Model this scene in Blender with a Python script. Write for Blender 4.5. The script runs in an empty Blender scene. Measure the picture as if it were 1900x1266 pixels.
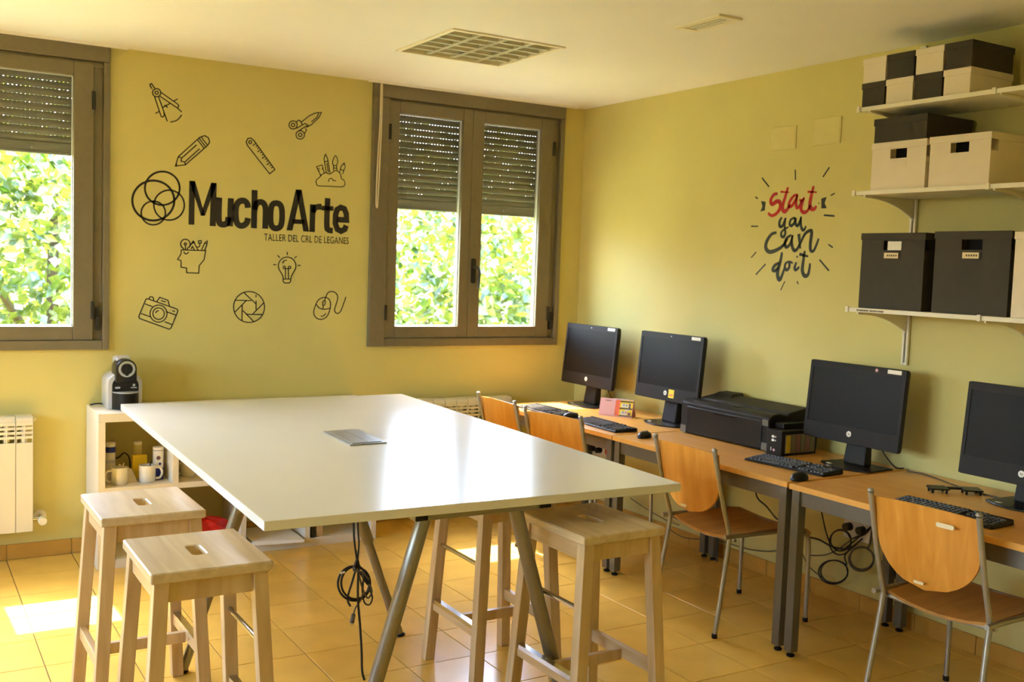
import bpy, math, random
from mathutils import Vector, Matrix
random.seed(7)
SC = bpy.context.scene
COL = SC.collection
PI = math.pi

# ------------------------------------------------------------------ camera
YAW, PITCH, ROLL, FPX = 0.5425789, -0.0724853, 0.0351019, 1915.02
CAMZ = 1.62
D, W, H = 5.861, 4.051, 2.699            # back wall y, right wall x, ceiling z
XL, YR = -2.9, -1.9                      # left wall x, rear wall y
_f = Vector((math.sin(YAW)*math.cos(PITCH), math.cos(YAW)*math.cos(PITCH), math.sin(PITCH)))
_r0 = Vector((math.cos(YAW), -math.sin(YAW), 0)); _u0 = _r0.cross(_f)
CR = math.cos(ROLL)*_r0 + math.sin(ROLL)*_u0
CU = -math.sin(ROLL)*_r0 + math.cos(ROLL)*_u0
CF = _f
camd = bpy.data.cameras.new('camera'); cam = bpy.data.objects.new('camera', camd); COL.objects.link(cam)
cam.matrix_world = Matrix(((CR.x, CU.x, -CF.x, 0), (CR.y, CU.y, -CF.y, 0), (CR.z, CU.z, -CF.z, CAMZ), (0, 0, 0, 1)))
camd.sensor_width = 36; camd.lens = FPX*36/1900; camd.clip_start = 0.05; camd.clip_end = 300
camd.dof.use_dof = True; camd.dof.focus_distance = 3.4; camd.dof.aperture_fstop = 6.3
SC.camera = cam

# ------------------------------------------------------------------ sky, sun, exposure
SUN_DIR = Vector((0.03, -0.63, -1.0)).normalized()
world = bpy.data.worlds.new('sky'); SC.world = world; world.use_nodes = True
_n = world.node_tree.nodes; _bg = _n['Background']
_sky = _n.new('ShaderNodeTexSky'); _sky.sky_type = 'NISHITA'; _sky.sun_disc = False
_sky.sun_elevation = math.radians(57.8); _sky.sun_rotation = 0.0; _sky.air_density = 1.0; _sky.dust_density = 3.0
_tint = _n.new('ShaderNodeMix'); _tint.data_type = 'RGBA'; _tint.blend_type = 'MULTIPLY'; _tint.inputs[0].default_value = 1.0
_tint.inputs[7].default_value = (1.01, 1.03, 1.15, 1); world.node_tree.links.new(_sky.outputs[0], _tint.inputs[6])
world.node_tree.links.new(_tint.outputs[2], _bg.inputs[0]); _bg.inputs[1].default_value = 1.9
_sl = bpy.data.lights.new('sun', 'SUN'); _so = bpy.data.objects.new('sun', _sl); COL.objects.link(_so)
_sl.energy = 19.0; _sl.angle = 0.0093; _sl.color = (1.0, 0.93, 0.80)
_so.rotation_euler = SUN_DIR.to_track_quat('-Z', 'Y').to_euler(); _so.location = (2, 20, 28)
vs = SC.view_settings
vs.view_transform = 'Standard'; vs.look = 'None'; vs.gamma = 1.0; vs.use_curve_mapping = False; vs.exposure = 1.7
SC.cycles.use_denoising = True
SC.cycles.max_bounces = 8; SC.cycles.diffuse_bounces = 6; SC.cycles.glossy_bounces = 4
SC.cycles.use_adaptive_sampling = True; SC.cycles.adaptive_threshold = 0.06; SC.cycles.adaptive_min_samples = 20
SC.cycles.transparent_max_bounces = 16; SC.cycles.sample_clamp_indirect = 12.0

def portal(name, x0, x1, y, z0, z1, rot):
    l = bpy.data.lights.new(name, 'AREA'); l.shape = 'RECTANGLE'; l.size = x1-x0; l.size_y = z1-z0
    l.cycles.is_portal = True
    o = bpy.data.objects.new(name, l); COL.objects.link(o)
    o.location = ((x0+x1)/2, y, (z0+z1)/2); o.rotation_euler = rot
    return o

# ------------------------------------------------------------------ helpers
def lin(c):
    out = []
    for v in c:
        v /= 255.0
        out.append(v/12.92 if v <= 0.04045 else ((v+0.055)/1.055)**2.4)
    return out
MATS = {}
def mat(name, rgb, rough=0.5, metal=0.0, spec=0.5, noise=0.0, nscale=20.0, bump=0.0, bscale=200.0, coat=0.0, rand=0.0, stretch=None, emit=0.0):
    m = bpy.data.materials.new(name); m.use_nodes = True
    nt = m.node_tree; b = nt.nodes['Principled BSDF']; L = nt.links.new
    c = lin(rgb)
    b.inputs['Base Color'].default_value = (*c, 1); b.inputs['Roughness'].default_value = rough
    b.inputs['Metallic'].default_value = metal; b.inputs['Specular IOR Level'].default_value = spec
    b.inputs['Coat Weight'].default_value = coat; b.inputs['Coat Roughness'].default_value = 0.12
    tc = nt.nodes.new('ShaderNodeTexCoord'); src = tc.outputs['Object']
    if stretch:
        mp = nt.nodes.new('ShaderNodeMapping'); mp.inputs['Scale'].default_value = stretch; L(src, mp.inputs['Vector']); src = mp.outputs[0]
    col = None
    if noise > 0:
        nz = nt.nodes.new('ShaderNodeTexNoise'); nz.inputs['Scale'].default_value = nscale; nz.inputs['Detail'].default_value = 6
        L(src, nz.inputs['Vector'])
        rp = nt.nodes.new('ShaderNodeValToRGB'); L(nz.outputs['Fac'], rp.inputs[0])
        rp.color_ramp.elements[0].position = 0.3; rp.color_ramp.elements[1].position = 0.7
        rp.color_ramp.elements[0].color = (*[v*(1-noise) for v in c], 1)
        rp.color_ramp.elements[1].color = (*[min(1, v*(1+noise)) for v in c], 1)
        col = rp.outputs[0]
    if rand > 0:
        oi = nt.nodes.new('ShaderNodeObjectInfo'); hs = nt.nodes.new('ShaderNodeHueSaturation')
        mr = nt.nodes.new('ShaderNodeMapRange'); mr.inputs[3].default_value = 1-rand; mr.inputs[4].default_value = 1+rand
        L(oi.outputs['Random'], mr.inputs[0]); L(mr.outputs[0], hs.inputs['Value'])
        if col: L(col, hs.inputs['Color'])
        else: hs.inputs['Color'].default_value = (*c, 1)
        col = hs.outputs[0]
    if col: L(col, b.inputs['Base Color'])
    if bump > 0:
        nb = nt.nodes.new('ShaderNodeTexNoise'); nb.inputs['Scale'].default_value = bscale; nb.inputs['Detail'].default_value = 3
        L(src, nb.inputs['Vector'])
        bp = nt.nodes.new('ShaderNodeBump'); bp.inputs['Strength'].default_value = bump; bp.inputs['Distance'].default_value = 0.002
        L(nb.outputs['Fac'], bp.inputs['Height']); L(bp.outputs[0], b.inputs['Normal'])
    MATS[name] = m
    return m
def woodmat(name, c1, c2, axis='y', scale=9.0, rough=0.4, rand=0.06, coat=0.0):
    m = bpy.data.materials.new(name); m.use_nodes = True
    nt = m.node_tree; b = nt.nodes['Principled BSDF']; L = nt.links.new
    tc = nt.nodes.new('ShaderNodeTexCoord'); mp = nt.nodes.new('ShaderNodeMapping')
    s = {'x': (0.08, 1, 1), 'y': (1, 0.08, 1), 'z': (1, 1, 0.08)}[axis]
    mp.inputs['Scale'].default_value = s; L(tc.outputs['Object'], mp.inputs[0])
    oi = nt.nodes.new('ShaderNodeObjectInfo'); ad = nt.nodes.new('ShaderNodeVectorMath'); ad.operation = 'ADD'
    sc_ = nt.nodes.new('ShaderNodeVectorMath'); sc_.operation = 'SCALE'; sc_.inputs[0].default_value = (3.1, 2.7, 4.3)
    L(oi.outputs['Random'], sc_.inputs['Scale']); L(mp.outputs[0], ad.inputs[0]); L(sc_.outputs[0], ad.inputs[1])
    nz = nt.nodes.new('ShaderNodeTexNoise'); nz.inputs['Scale'].default_value = scale*3; nz.inputs['Detail'].default_value = 8; nz.inputs['Distortion'].default_value = 0.6
    L(ad.outputs[0], nz.inputs['Vector'])
    rp = nt.nodes.new('ShaderNodeValToRGB'); L(nz.outputs['Fac'], rp.inputs[0])
    rp.color_ramp.elements[0].position = 0.32; rp.color_ramp.elements[1].position = 0.68
    rp.color_ramp.elements[0].color = (*lin(c1), 1); rp.color_ramp.elements[1].color = (*lin(c2), 1)
    hs = nt.nodes.new('ShaderNodeHueSaturation'); mr = nt.nodes.new('ShaderNodeMapRange')
    mr.inputs[3].default_value = 1-rand; mr.inputs[4].default_value = 1+rand
    L(oi.outputs['Random'], mr.inputs[0]); L(mr.outputs[0], hs.inputs['Value']); L(rp.outputs[0], hs.inputs['Color'])
    L(hs.outputs[0], b.inputs['Base Color']); b.inputs['Roughness'].default_value = rough; b.inputs['Coat Weight'].default_value = coat
    return m

class MB:
    def __init__(s): s.v = []; s.f = []
    def add(s, vs_, fs):
        o = len(s.v); s.v += [tuple(p) for p in vs_]; s.f += [tuple(i+o for i in f) for f in fs]; return s
    def box(s, x0, x1, y0, y1, z0, z1):
        return s.add([(x0,y0,z0),(x1,y0,z0),(x1,y1,z0),(x0,y1,z0),(x0,y0,z1),(x1,y0,z1),(x1,y1,z1),(x0,y1,z1)],
                     [(0,3,2,1),(4,5,6,7),(0,1,5,4),(1,2,6,5),(2,3,7,6),(3,0,4,7)])
    def hexa(s, b, t):            # bottom quad, top quad (ccw from above)
        return s.add(list(b)+list(t), [(0,3,2,1),(4,5,6,7),(0,1,5,4),(1,2,6,5),(2,3,7,6),(3,0,4,7)])
    def prism(s, poly, a, b, axis='z'):   # polygon (p,q) extruded a..b along axis
        n = len(poly)
        def P(p, q, t): return {'z': (p,q,t), 'y': (p,t,q), 'x': (t,p,q)}[axis]
        vs_ = [P(p,q,a) for p,q in poly]+[P(p,q,b) for p,q in poly]
        return s.add(vs_, [tuple(range(n-1,-1,-1)), tuple(range(n,2*n))]+[(i,(i+1)%n,n+(i+1)%n,n+i) for i in range(n)])
    def tube(s, pts, r, n=8, closed=False):
        pts = [Vector(p) for p in pts]; m = len(pts)
        rs = r if isinstance(r, (list, tuple)) else [r]*m
        up = None; rings = []
        for i, p in enumerate(pts):
            if closed: t = pts[(i+1) % m]-pts[i-1]
            else: t = pts[min(i+1, m-1)]-pts[max(i-1, 0)]
            if t.length < 1e-9: t = Vector((0,0,1))
            t.normalize()
            if up is None:
                up = Vector((0,0,1)) if abs(t.z) < 0.9 else Vector((1,0,0))
            a = up-t*up.dot(t)
            if a.length < 1e-6: a = t.orthogonal()
            a.normalize(); up = a; b = t.cross(a)
            rings.append([p+(a*math.cos(k*2*PI/n)+b*math.sin(k*2*PI/n))*rs[i] for k in range(n)])
        vs_ = [q for rg in rings for q in rg]; fs = []
        mm = m if closed else m-1
        for i in range(mm):
            j = (i+1) % m
            for k in range(n): fs.append((i*n+k, i*n+(k+1)%n, j*n+(k+1)%n, j*n+k))
        if not closed: fs += [tuple(range(n-1,-1,-1)), tuple((m-1)*n+k for k in range(n))]
        return s.add(vs_, fs)
    def lathe(s, prof, c=(0,0,0), n=20, axis='z', caps=True):   # prof: (radius, t)
        vs_ = []; fs = []
        for r, t in prof:
            for k in range(n):
                a = 2*PI*k/n; p, q = r*math.cos(a), r*math.sin(a)
                v = {'z': (p,q,t), 'y': (p,t,q), 'x': (t,p,q)}[axis]
                vs_.append((v[0]+c[0], v[1]+c[1], v[2]+c[2]))
        for i in range(len(prof)-1):
            for k in range(n): fs.append((i*n+k, i*n+(k+1)%n, (i+1)*n+(k+1)%n, (i+1)*n+k))
        if caps: fs += [tuple(range(n-1,-1,-1)), tuple((len(prof)-1)*n+k for k in range(n))]
        return s.add(vs_, fs)
    def grid(s, fn, nu, nv, th=None):        # fn(u,v)->(point) ; th -> thickness vector fn
        vs_ = [fn(i/nu, j/nv) for j in range(nv+1) for i in range(nu+1)]
        fs = [(j*(nu+1)+i, j*(nu+1)+i+1, (j+1)*(nu+1)+i+1, (j+1)*(nu+1)+i) for j in range(nv) for i in range(nu)]
        if th is not None:
            N = len(vs_); t = Vector(th); vs_ += [tuple(Vector(p)+t) for p in vs_]
            fs += [tuple(i+N for i in reversed(f)) for f in list(fs)]
            ed = [(i, i+1) for i in range(nu)]+[(j*(nu+1)+nu, (j+1)*(nu+1)+nu) for j in range(nv)]
            ed += [(nv*(nu+1)+i+1, nv*(nu+1)+i) for i in range(nu)]+[((j+1)*(nu+1), j*(nu+1)) for j in range(nv)]
            fs += [(b, a, a+N, b+N) for a, b in ed]
        return s.add(vs_, fs)
    def build(s, name, m, parent=None, world=False, bevel=0.0, seg=2, smooth=False, origin=None, kind=None, sub=0):
        vs_ = s.v; off = None
        if world and parent is not None: off = wloc(parent)
        if origin is not None: off = Vector(origin)
        if off is not None: vs_ = [(x-off.x, y-off.y, z-off.z) for x, y, z in vs_]
        me = bpy.data.meshes.new(name); me.from_pydata(vs_, [], s.f); me.update()
        if smooth:
            for p_ in me.polygons: p_.use_smooth = True
        me.materials.append(m)
        o = bpy.data.objects.new(name, me); COL.objects.link(o)
        if parent is not None: o.parent = parent
        if origin is not None: o.location = origin
        if bevel > 0:
            bm_ = o.modifiers.new('bevel', 'BEVEL'); bm_.width = bevel; bm_.segments = seg; bm_.limit_method = 'ANGLE'; bm_.angle_limit = 0.6
            bm_.harden_normals = False
        if sub:
            sm = o.modifiers.new('sub', 'SUBSURF'); sm.levels = sub; sm.render_levels = sub
        if smooth:
            es = o.modifiers.new('edges', 'EDGE_SPLIT'); es.split_angle = 0.7
        if kind: o['kind'] = kind
        return o
def wloc(o):
    l = Vector(o.location)
    while o.parent is not None:
        o = o.parent; l = l+Vector(o.location)
    return l
def tag(o, label, cat, group=None):
    o['label'] = label; o['category'] = cat
    if group: o['group'] = group
    return o
def thing(name, label, cat, loc=(0,0,0), rz=0.0, group=None):
    o = bpy.data.objects.new(name, None); COL.objects.link(o); o.empty_display_size = 0.1
    o.location = loc; o.rotation_euler = (0,0,rz)
    return tag(o, label, cat, group)
def copy_tree(o, parent=None, label=None):
    c = o.copy(); COL.objects.link(c); c.parent = parent
    if label: c['label'] = label
    for ch in [k for k in o.children]: copy_tree(ch, c)
    return c
def struct(o): o['kind'] = 'structure'; return o
def sempty(name, loc=(0,0,0)):
    o = bpy.data.objects.new(name, None); COL.objects.link(o); o.location = loc; o.empty_display_size = 0.1
    return struct(o)
def ray(px, py): return (CR*((px-950)/FPX) - CU*((py-633)/FPX) + CF)
def aty(px, py, y): v = ray(px, py); t = y/v.y; return Vector((v.x*t, y, CAMZ+v.z*t))
def atx(px, py, x): v = ray(px, py); t = x/v.x; return Vector((x, v.y*t, CAMZ+v.z*t))
def project(p):
    q = Vector(p)-Vector((0,0,CAMZ)); d_ = q.dot(CF)
    if d_ < 0.05: return None
    return (950+FPX*q.dot(CR)/d_, 633-FPX*q.dot(CU)/d_, d_)
def catmull(pts, n=5, closed=False):
    pts = [Vector(p) for p in pts]; m = len(pts)
    if m < 3: return pts
    out = []
    for i in range(m if closed else m-1):
        g = (lambda k: pts[k % m]) if closed else (lambda k: pts[min(max(k, 0), m-1)])
        p0, p1, p2, p3 = g(i-1), g(i), g(i+1), g(i+2)
        for k in range(n):
            t = k/n
            out.append(0.5*((2*p1)+(p2-p0)*t+(2*p0-5*p1+4*p2-p3)*t*t+(3*p1-p0-3*p2+p3)*t**3))
    if not closed: out.append(pts[-1])
    return out
def rrect(x0, x1, y0, y1, r, n=4):
    o = []
    for cx, cy, a in ((x1-r, y1-r, 0), (x0+r, y1-r, 90), (x0+r, y0+r, 180), (x1-r, y0+r, 270)):
        for k in range(n+1):
            t = math.radians(a+90*k/n); o.append((cx+r*math.cos(t), cy+r*math.sin(t)))
    return o
def textmesh(txt, size, m, name, parent, mw, shear=0.0, sx=1.0, bold=0.0, spacing=1.0, depth=0.0006):
    c = bpy.data.curves.new(name, 'FONT'); c.body = txt; c.size = size; c.shear = shear; c.offset = bold
    c.extrude = depth; c.space_character = spacing
    t = bpy.data.objects.new(name, c); COL.objects.link(t)
    dg = bpy.context.evaluated_depsgraph_get(); me = bpy.data.meshes.new_from_object(t.evaluated_get(dg))
    bpy.data.objects.remove(t); bpy.data.curves.remove(c)
    me.name = name
    me.transform(Matrix.Diagonal((sx, 1, 1, 1))); me.transform(mw)
    me.materials.clear(); me.materials.append(m)
    o = bpy.data.objects.new(name, me); COL.objects.link(o)
    if parent is not None: o.parent = parent
    return o

# ------------------------------------------------------------------ materials
M = {}
M['wall'] = mat('wall_paint', (209,197,122), 0.55, noise=0.03, nscale=2.5, bump=0.06, bscale=350, spec=0.4)
M['ceil'] = mat('ceiling_paint', (238,236,230), 0.6, noise=0.012, nscale=3, bump=0.04, bscale=300)
M['tile'] = mat('floor_tile_glaze', (232,191,93), 0.22, noise=0.07, nscale=5, rand=0.05, spec=0.45, bump=0.03, bscale=60)
M['grout'] = mat('tile_grout', (92,70,48), 0.85, noise=0.1, nscale=40)
M['base'] = mat('baseboard_tile_glaze', (196,148,64), 0.3, noise=0.08, nscale=8, rand=0.05)
M['frame'] = mat('window_bronze_aluminium', (126,116,92), 0.45, metal=0.2, noise=0.04, nscale=30)
M['framedark'] = mat('window_dark_fitting', (42,38,30), 0.4, noise=0.05, nscale=40)
M['shutter'] = mat('shutter_slat_bronze', (122,114,94), 0.55, noise=0.04, nscale=30)
M['gasket'] = mat('glazing_spacer_light', (205,212,214), 0.35, noise=0.02, nscale=30)
M['cordw'] = mat('cord_cream', (226,212,180), 0.7, noise=0.05, nscale=200)
M['tablew'] = mat('table_white_laminate', (224,220,204), 0.21, noise=0.012, nscale=4, spec=0.33)
M['tabletopedge'] = M['tablew']
M['legmetal'] = mat('table_leg_grey_metal', (150,144,128), 0.36, metal=0.75, noise=0.03, nscale=40)
M['darkplastic'] = mat('black_plastic', (37,31,24), 0.48, spec=0.2, noise=0.06, nscale=60)
M['softblack'] = mat('black_plastic_satin', (29,25,20), 0.34, spec=0.35, noise=0.05, nscale=60)
M['screen'] = mat('monitor_screen_dark', (25,20,13), 0.36, noise=0.02, nscale=5, spec=0.16)
M['chrome'] = mat('polished_steel', (205,205,205), 0.14, metal=1.0, noise=0.02, nscale=30)
M['chairmetal'] = mat('chair_tube_grey', (172,166,150), 0.35, metal=0.6, noise=0.03, nscale=40)
M['beech'] = woodmat('stool_birch', (190,158,110), (214,188,142), 'z', 8, 0.42)
M['beechy'] = woodmat('stool_birch_seat', (190,166,124), (214,194,156), 'y', 8, 0.34, rand=0.08)
M['beechx'] = woodmat('stool_birch_rail', (186,154,106), (210,182,134), 'y', 8, 0.42)
M['chairwood'] = woodmat('chair_beech_veneer', (204,135,46), (222,155,64), 'z', 8, 0.3, rand=0.03)
M['chairseat'] = woodmat('chair_beech_seat_veneer', (172,120,54), (194,140,68), 'x', 8, 0.34, rand=0.03)
M['deskwood'] = woodmat('desk_beech_laminate', (216,154,72), (230,170,84), 'y', 7, 0.28, rand=0.02)
M['deskedge'] = mat('desk_edge_beech', (228,168,80), 0.35, noise=0.06, nscale=30)
M['desksteel'] = mat('desk_grey_steel', (112,106,92), 0.45, metal=0.3, noise=0.04, nscale=40)
M['white'] = mat('white_foil', (224,216,196), 0.38, noise=0.015, nscale=8)
M['shelfw'] = mat('shelf_white_lacquer', (232,224,200), 0.4, noise=0.015, nscale=10)
M['radiator'] = mat('radiator_cream_enamel', (226,218,194), 0.3, noise=0.012, nscale=10)
M['boxw'] = mat('box_white_card', (228,214,188), 0.75, noise=0.03, nscale=12, bump=0.1, bscale=250)
M['boxb'] = mat('box_black_card', (62,54,40), 0.72, noise=0.06, nscale=25, bump=0.15, bscale=300)
M['hole'] = mat('dark_hollow_shade', (14,12,10), 0.9, noise=0.05, nscale=30)  # near-black colour stands in for shade in hand holes and the vent duct
M['card'] = mat('label_card_cream', (226,208,164), 0.7, noise=0.03, nscale=60)
M['ink'] = mat('printed_ink_brown', (96,80,56), 0.8, noise=0.05, nscale=60)
M['vinyl'] = mat('black_vinyl', (40,34,26), 0.5, noise=0.04, nscale=30)
M['vinylg'] = mat('charcoal_vinyl', (46,48,40), 0.5, noise=0.04, nscale=30)
M['vinylr'] = mat('red_vinyl', (186,20,22), 0.45, noise=0.04, nscale=30)
M['ceramic'] = mat('white_ceramic', (232,228,216), 0.15, noise=0.01, nscale=20, coat=0.3)
M['silver'] = mat('silver_plastic', (206,206,210), 0.3, metal=0.3, noise=0.02, nscale=30)
M['red'] = mat('red_plastic_bag', (214,24,22), 0.32, noise=0.12, nscale=30)
M['blue'] = mat('blue_print', (32,44,140), 0.4, noise=0.05, nscale=40)
M['yellow'] = mat('yellow_card', (238,206,40), 0.55, noise=0.04, nscale=40)
M['paper'] = mat('white_paper', (236,230,216), 0.7, noise=0.02, nscale=60)
M['pink'] = mat('pink_page', (226,178,182), 0.7, noise=0.03, nscale=30)
M['orange'] = mat('orange_stripe', (228,112,76), 0.65, noise=0.03, nscale=30)
M['keys'] = mat('keyboard_keycaps', (52,47,40), 0.38, noise=0.05, nscale=80)
M['cable'] = mat('black_cable', (30,26,22), 0.5, noise=0.05, nscale=60)
M['cableg'] = mat('grey_cable', (92,84,70), 0.55, noise=0.05, nscale=60)
M['plate'] = mat('blanking_plate_cream', (214,200,128), 0.45, noise=0.02, nscale=30)
M['louvre'] = mat('louvre_aluminium', (228,224,206), 0.22, metal=0.45, noise=0.02, nscale=20)
M['ceilwhite'] = mat('lamp_frame_white', (238,230,206), 0.4, noise=0.02, nscale=20)
M['lampin'] = mat('lamp_housing_inside', (226,218,188), 0.4, metal=0.1, noise=0.04, nscale=20)
M['bark'] = mat('tree_bark', (96,80,62), 0.9, noise=0.3, nscale=8, bump=0.5, bscale=30)
M['ground'] = mat('garden_soil_grass', (120,128,74), 0.95, noise=0.3, nscale=3)
M['facade'] = mat('outer_render', (214,200,172), 0.9, noise=0.05, nscale=4)
M['greyplate'] = mat('cable_flap_grey', (150,146,132), 0.35, metal=0.5, noise=0.03, nscale=30)

def glassmat():
    m = bpy.data.materials.new('window_glass'); m.use_nodes = True; nt = m.node_tree; L = nt.links.new
    nt.nodes.remove(nt.nodes['Principled BSDF']); out = nt.nodes['Material Output']
    tr = nt.nodes.new('ShaderNodeBsdfTransparent'); tr.inputs[0].default_value = (0.93, 0.95, 0.94, 1)
    gl = nt.nodes.new('ShaderNodeBsdfGlossy'); gl.inputs['Roughness'].default_value = 0.02
    lw = nt.nodes.new('ShaderNodeLayerWeight'); pw = nt.nodes.new('ShaderNodeMath'); pw.operation = 'POWER'; pw.inputs[1].default_value = 4.0; L(lw.outputs['Facing'], pw.inputs[0])
    lw.inputs[0].default_value = 0.5
    fr = nt.nodes.new('ShaderNodeMath'); fr.operation = 'MULTIPLY_ADD'; fr.inputs[1].default_value = 0.9; fr.inputs[2].default_value = 0.045; L(pw.outputs[0], fr.inputs[0])
    mx = nt.nodes.new('ShaderNodeMixShader'); L(fr.outputs[0], mx.inputs[0]); L(tr.outputs[0], mx.inputs[1]); L(gl.outputs[0], mx.inputs[2])
    L(mx.outputs[0], out.inputs[0]); return m
M['glass'] = glassmat()
def leafmat():
    m = bpy.data.materials.new('leaf_green'); m.use_nodes = True; nt = m.node_tree; L = nt.links.new
    nt.nodes.remove(nt.nodes['Principled BSDF']); out = nt.nodes['Material Output']
    geo = nt.nodes.new('ShaderNodeTexCoord'); nz = nt.nodes.new('ShaderNodeTexNoise'); nz.inputs['Scale'].default_value = 2.2; nz.inputs['Detail'].default_value = 5
    L(geo.outputs['Object'], nz.inputs['Vector'])
    rp = nt.nodes.new('ShaderNodeValToRGB'); L(nz.outputs['Fac'], rp.inputs[0])
    rp.color_ramp.elements[0].position = 0.35; rp.color_ramp.elements[1].position = 0.65
    rp.color_ramp.elements[0].color = (*lin((50,82,12)), 1); rp.color_ramp.elements[1].color = (*lin((142,152,42)), 1)
    df = nt.nodes.new('ShaderNodeBsdfDiffuse'); tl = nt.nodes.new('ShaderNodeBsdfTranslucent')
    gl = nt.nodes.new('ShaderNodeBsdfGlossy'); gl.inputs['Roughness'].default_value = 0.35
    L(rp.outputs[0], df.inputs[0]); L(rp.outputs[0], tl.inputs[0])
    mx = nt.nodes.new('ShaderNodeMixShader'); mx.inputs[0].default_value = 0.5; L(df.outputs[0], mx.inputs[1]); L(tl.outputs[0], mx.inputs[2])
    m2 = nt.nodes.new('ShaderNodeMixShader'); m2.inputs[0].default_value = 0.10; L(mx.outputs[0], m2.inputs[1]); L(gl.outputs[0], m2.inputs[2])
    L(m2.outputs[0], out.inputs[0]); return m
M['leaf'] = leafmat()
XL = -3.6
# ------------------------------------------------------------------ room shell
TS, TOX, TOY = 0.31516, 1.7639, 3.9596
floor = struct(MB().box(XL, W, YR, D, -0.2, -0.004).build('floor', M['grout']))
tiles = []
for i in range(-20, 10):
    for j in range(-20, 10):
        x0, x1, y0, y1 = TOX+i*TS, TOX+(i+1)*TS, TOY+j*TS, TOY+(j+1)*TS
        if x1 < XL+0.02 or x0 > W-0.02 or y1 < YR+0.02 or y0 > D-0.02: continue
        full = x0 > XL and x1 < W and y0 > YR and y1 < D
        c = project(((x0+x1)/2, (y0+y1)/2, 0))
        vis = c is not None and -160 < c[0] < 2060 and -100 < c[1] < 1420
        tiles.append((0 if vis else 1, c[2] if c else 99, x0, x1, y0, y1, full))
tiles.sort()
G = 0.0018
proto_tile = None; rest = MB()
for n_, (v_, d_, x0, x1, y0, y1, full) in enumerate(tiles):
    a0, a1, b0, b1 = max(x0, XL)+G, min(x1, W)-G, max(y0, YR)+G, min(y1, D)-G
    if v_ == 0 and n_ < 300:
        cx, cy = (a0+a1)/2, (b0+b1)/2
        if full and proto_tile is not None:
            o = bpy.data.objects.new('tile', proto_tile); COL.objects.link(o); o.location = (cx, cy, 0); o.parent = floor
        else:
            hx, hy = (a1-a0)/2, (b1-b0)/2; e = 0.0012
            mb = MB().hexa([(-hx,-hy,-0.0039),(hx,-hy,-0.0039),(hx,hy,-0.0039),(-hx,hy,-0.0039)], [(-hx,-hy,-0.001),(hx,-hy,-0.001),(hx,hy,-0.001),(-hx,hy,-0.001)])
            mb.hexa([(-hx,-hy,-0.001),(hx,-hy,-0.001),(hx,hy,-0.001),(-hx,hy,-0.001)], [(-hx+e,-hy+e,0),(hx-e,-hy+e,0),(hx-e,hy-e,0),(-hx+e,hy-e,0)])
            mb.f = [f for k, f in enumerate(mb.f) if k not in (1, 6)]
            o = mb.build('tile', M['tile'], floor); o.location = (cx, cy, 0)
            if full: proto_tile = o.data
    else:
        rest.box(a0, a1, b0, b1, -0.0039, 0)
rest.build('tiles_beyond_view', M['tile'], floor, kind='stuff')

lx0, lx1, ly0, ly1, LT = 2.215, 2.84, 4.295, 4.93, 0.022
vx0, vx1, vy0, vy1 = 2.963, 3.096, 3.336, 3.628
HOLES = [(lx0+LT, lx1-LT, ly0+LT, ly1-LT), (vx0+0.028, vx1-0.028, vy0+0.03, vy1-0.03)]
cb = MB(); xs = sorted({XL-0.25, W+0.25, *[h[0] for h in HOLES], *[h[1] for h in HOLES]}); ys_ = sorted({YR-0.25, D+0.25, *[h[2] for h in HOLES], *[h[3] for h in HOLES]})
for xa, xb in zip(xs, xs[1:]):
    for ya, yb in zip(ys_, ys_[1:]):
        if not any(h[0]-1e-6 <= xa and xb <= h[1]+1e-6 and h[2]-1e-6 <= ya and yb <= h[3]+1e-6 for h in HOLES): cb.box(xa, xb, ya, yb, H, H+0.2)
ceiling = struct(cb.build('ceiling', M['ceil']))
WX0, WX1, WZ0 = 2.493, 3.876, 1.097
SHIFTS = {1: -2.88, 2: 0.0, 3: -5.76}
wb = MB(); segs = sorted((WX0+s_, WX1+s_) for s_ in SHIFTS.values())
wb.box(XL-0.25, W+0.25, D, D+0.27, -0.2, WZ0)
cur = XL-0.25
for a, b in segs: wb.box(cur, a, D, D+0.27, WZ0, H); cur = b
wb.box(cur, W+0.25, D, D+0.27, WZ0, H)
wall_back = struct(wb.build('wall_back', M['wall']))
struct(MB().box(W, W+0.25, YR, D, -0.2, H).build('wall_right', M['wall']))
LY0, LY1, LZ0, LZ1 = 1.5, 5.0, 1.0, 2.5  # opening for the added side window that brightens the room
wl = MB().box(XL-0.25, XL, YR, D, -0.2, LZ0).box(XL-0.25, XL, YR, LY0, LZ0, H).box(XL-0.25, XL, LY1, D, LZ0, H).box(XL-0.25, XL, LY0, LY1, LZ1, H)
struct(wl.build('wall_left', M['wall']))
wr = MB().box(XL-0.25, W+0.25, YR-0.25, YR, -0.2, H)
struct(wr.build('wall_rear', M['wall']))

# tiled skirting
BH = 0.081
def skirting(name, horizontal):
    root = sempty(name, (0, D, 0) if horizontal else (W, 0, 0))
    if horizontal:
        x = TOX-17*TS
        while x < W-0.012:
            a, b = max(x+0.0012, XL), min(x+TS-0.0012, W-0.012)
            if b-a > 0.01: MB().box(a, b, D-0.011, D, 0.0, BH).build('tile', M['base'], root, world=True, bevel=0.002)
            x += TS
    else:
        y = TOY-18*TS
        while y < D:
            a, b = max(y+0.0012, YR), min(y+TS-0.0012, D)
            if b-a > 0.01: MB().box(W-0.011, W, a, b, 0.0, BH).build('tile', M['base'], root, world=True, bevel=0.002)
            y += TS
skirting('baseboard_back', True); skirting('baseboard_right', False)
struct(MB().box(XL, XL+0.011, YR, D-0.011, 0, BH).build('baseboard_left', M['base']))

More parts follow.
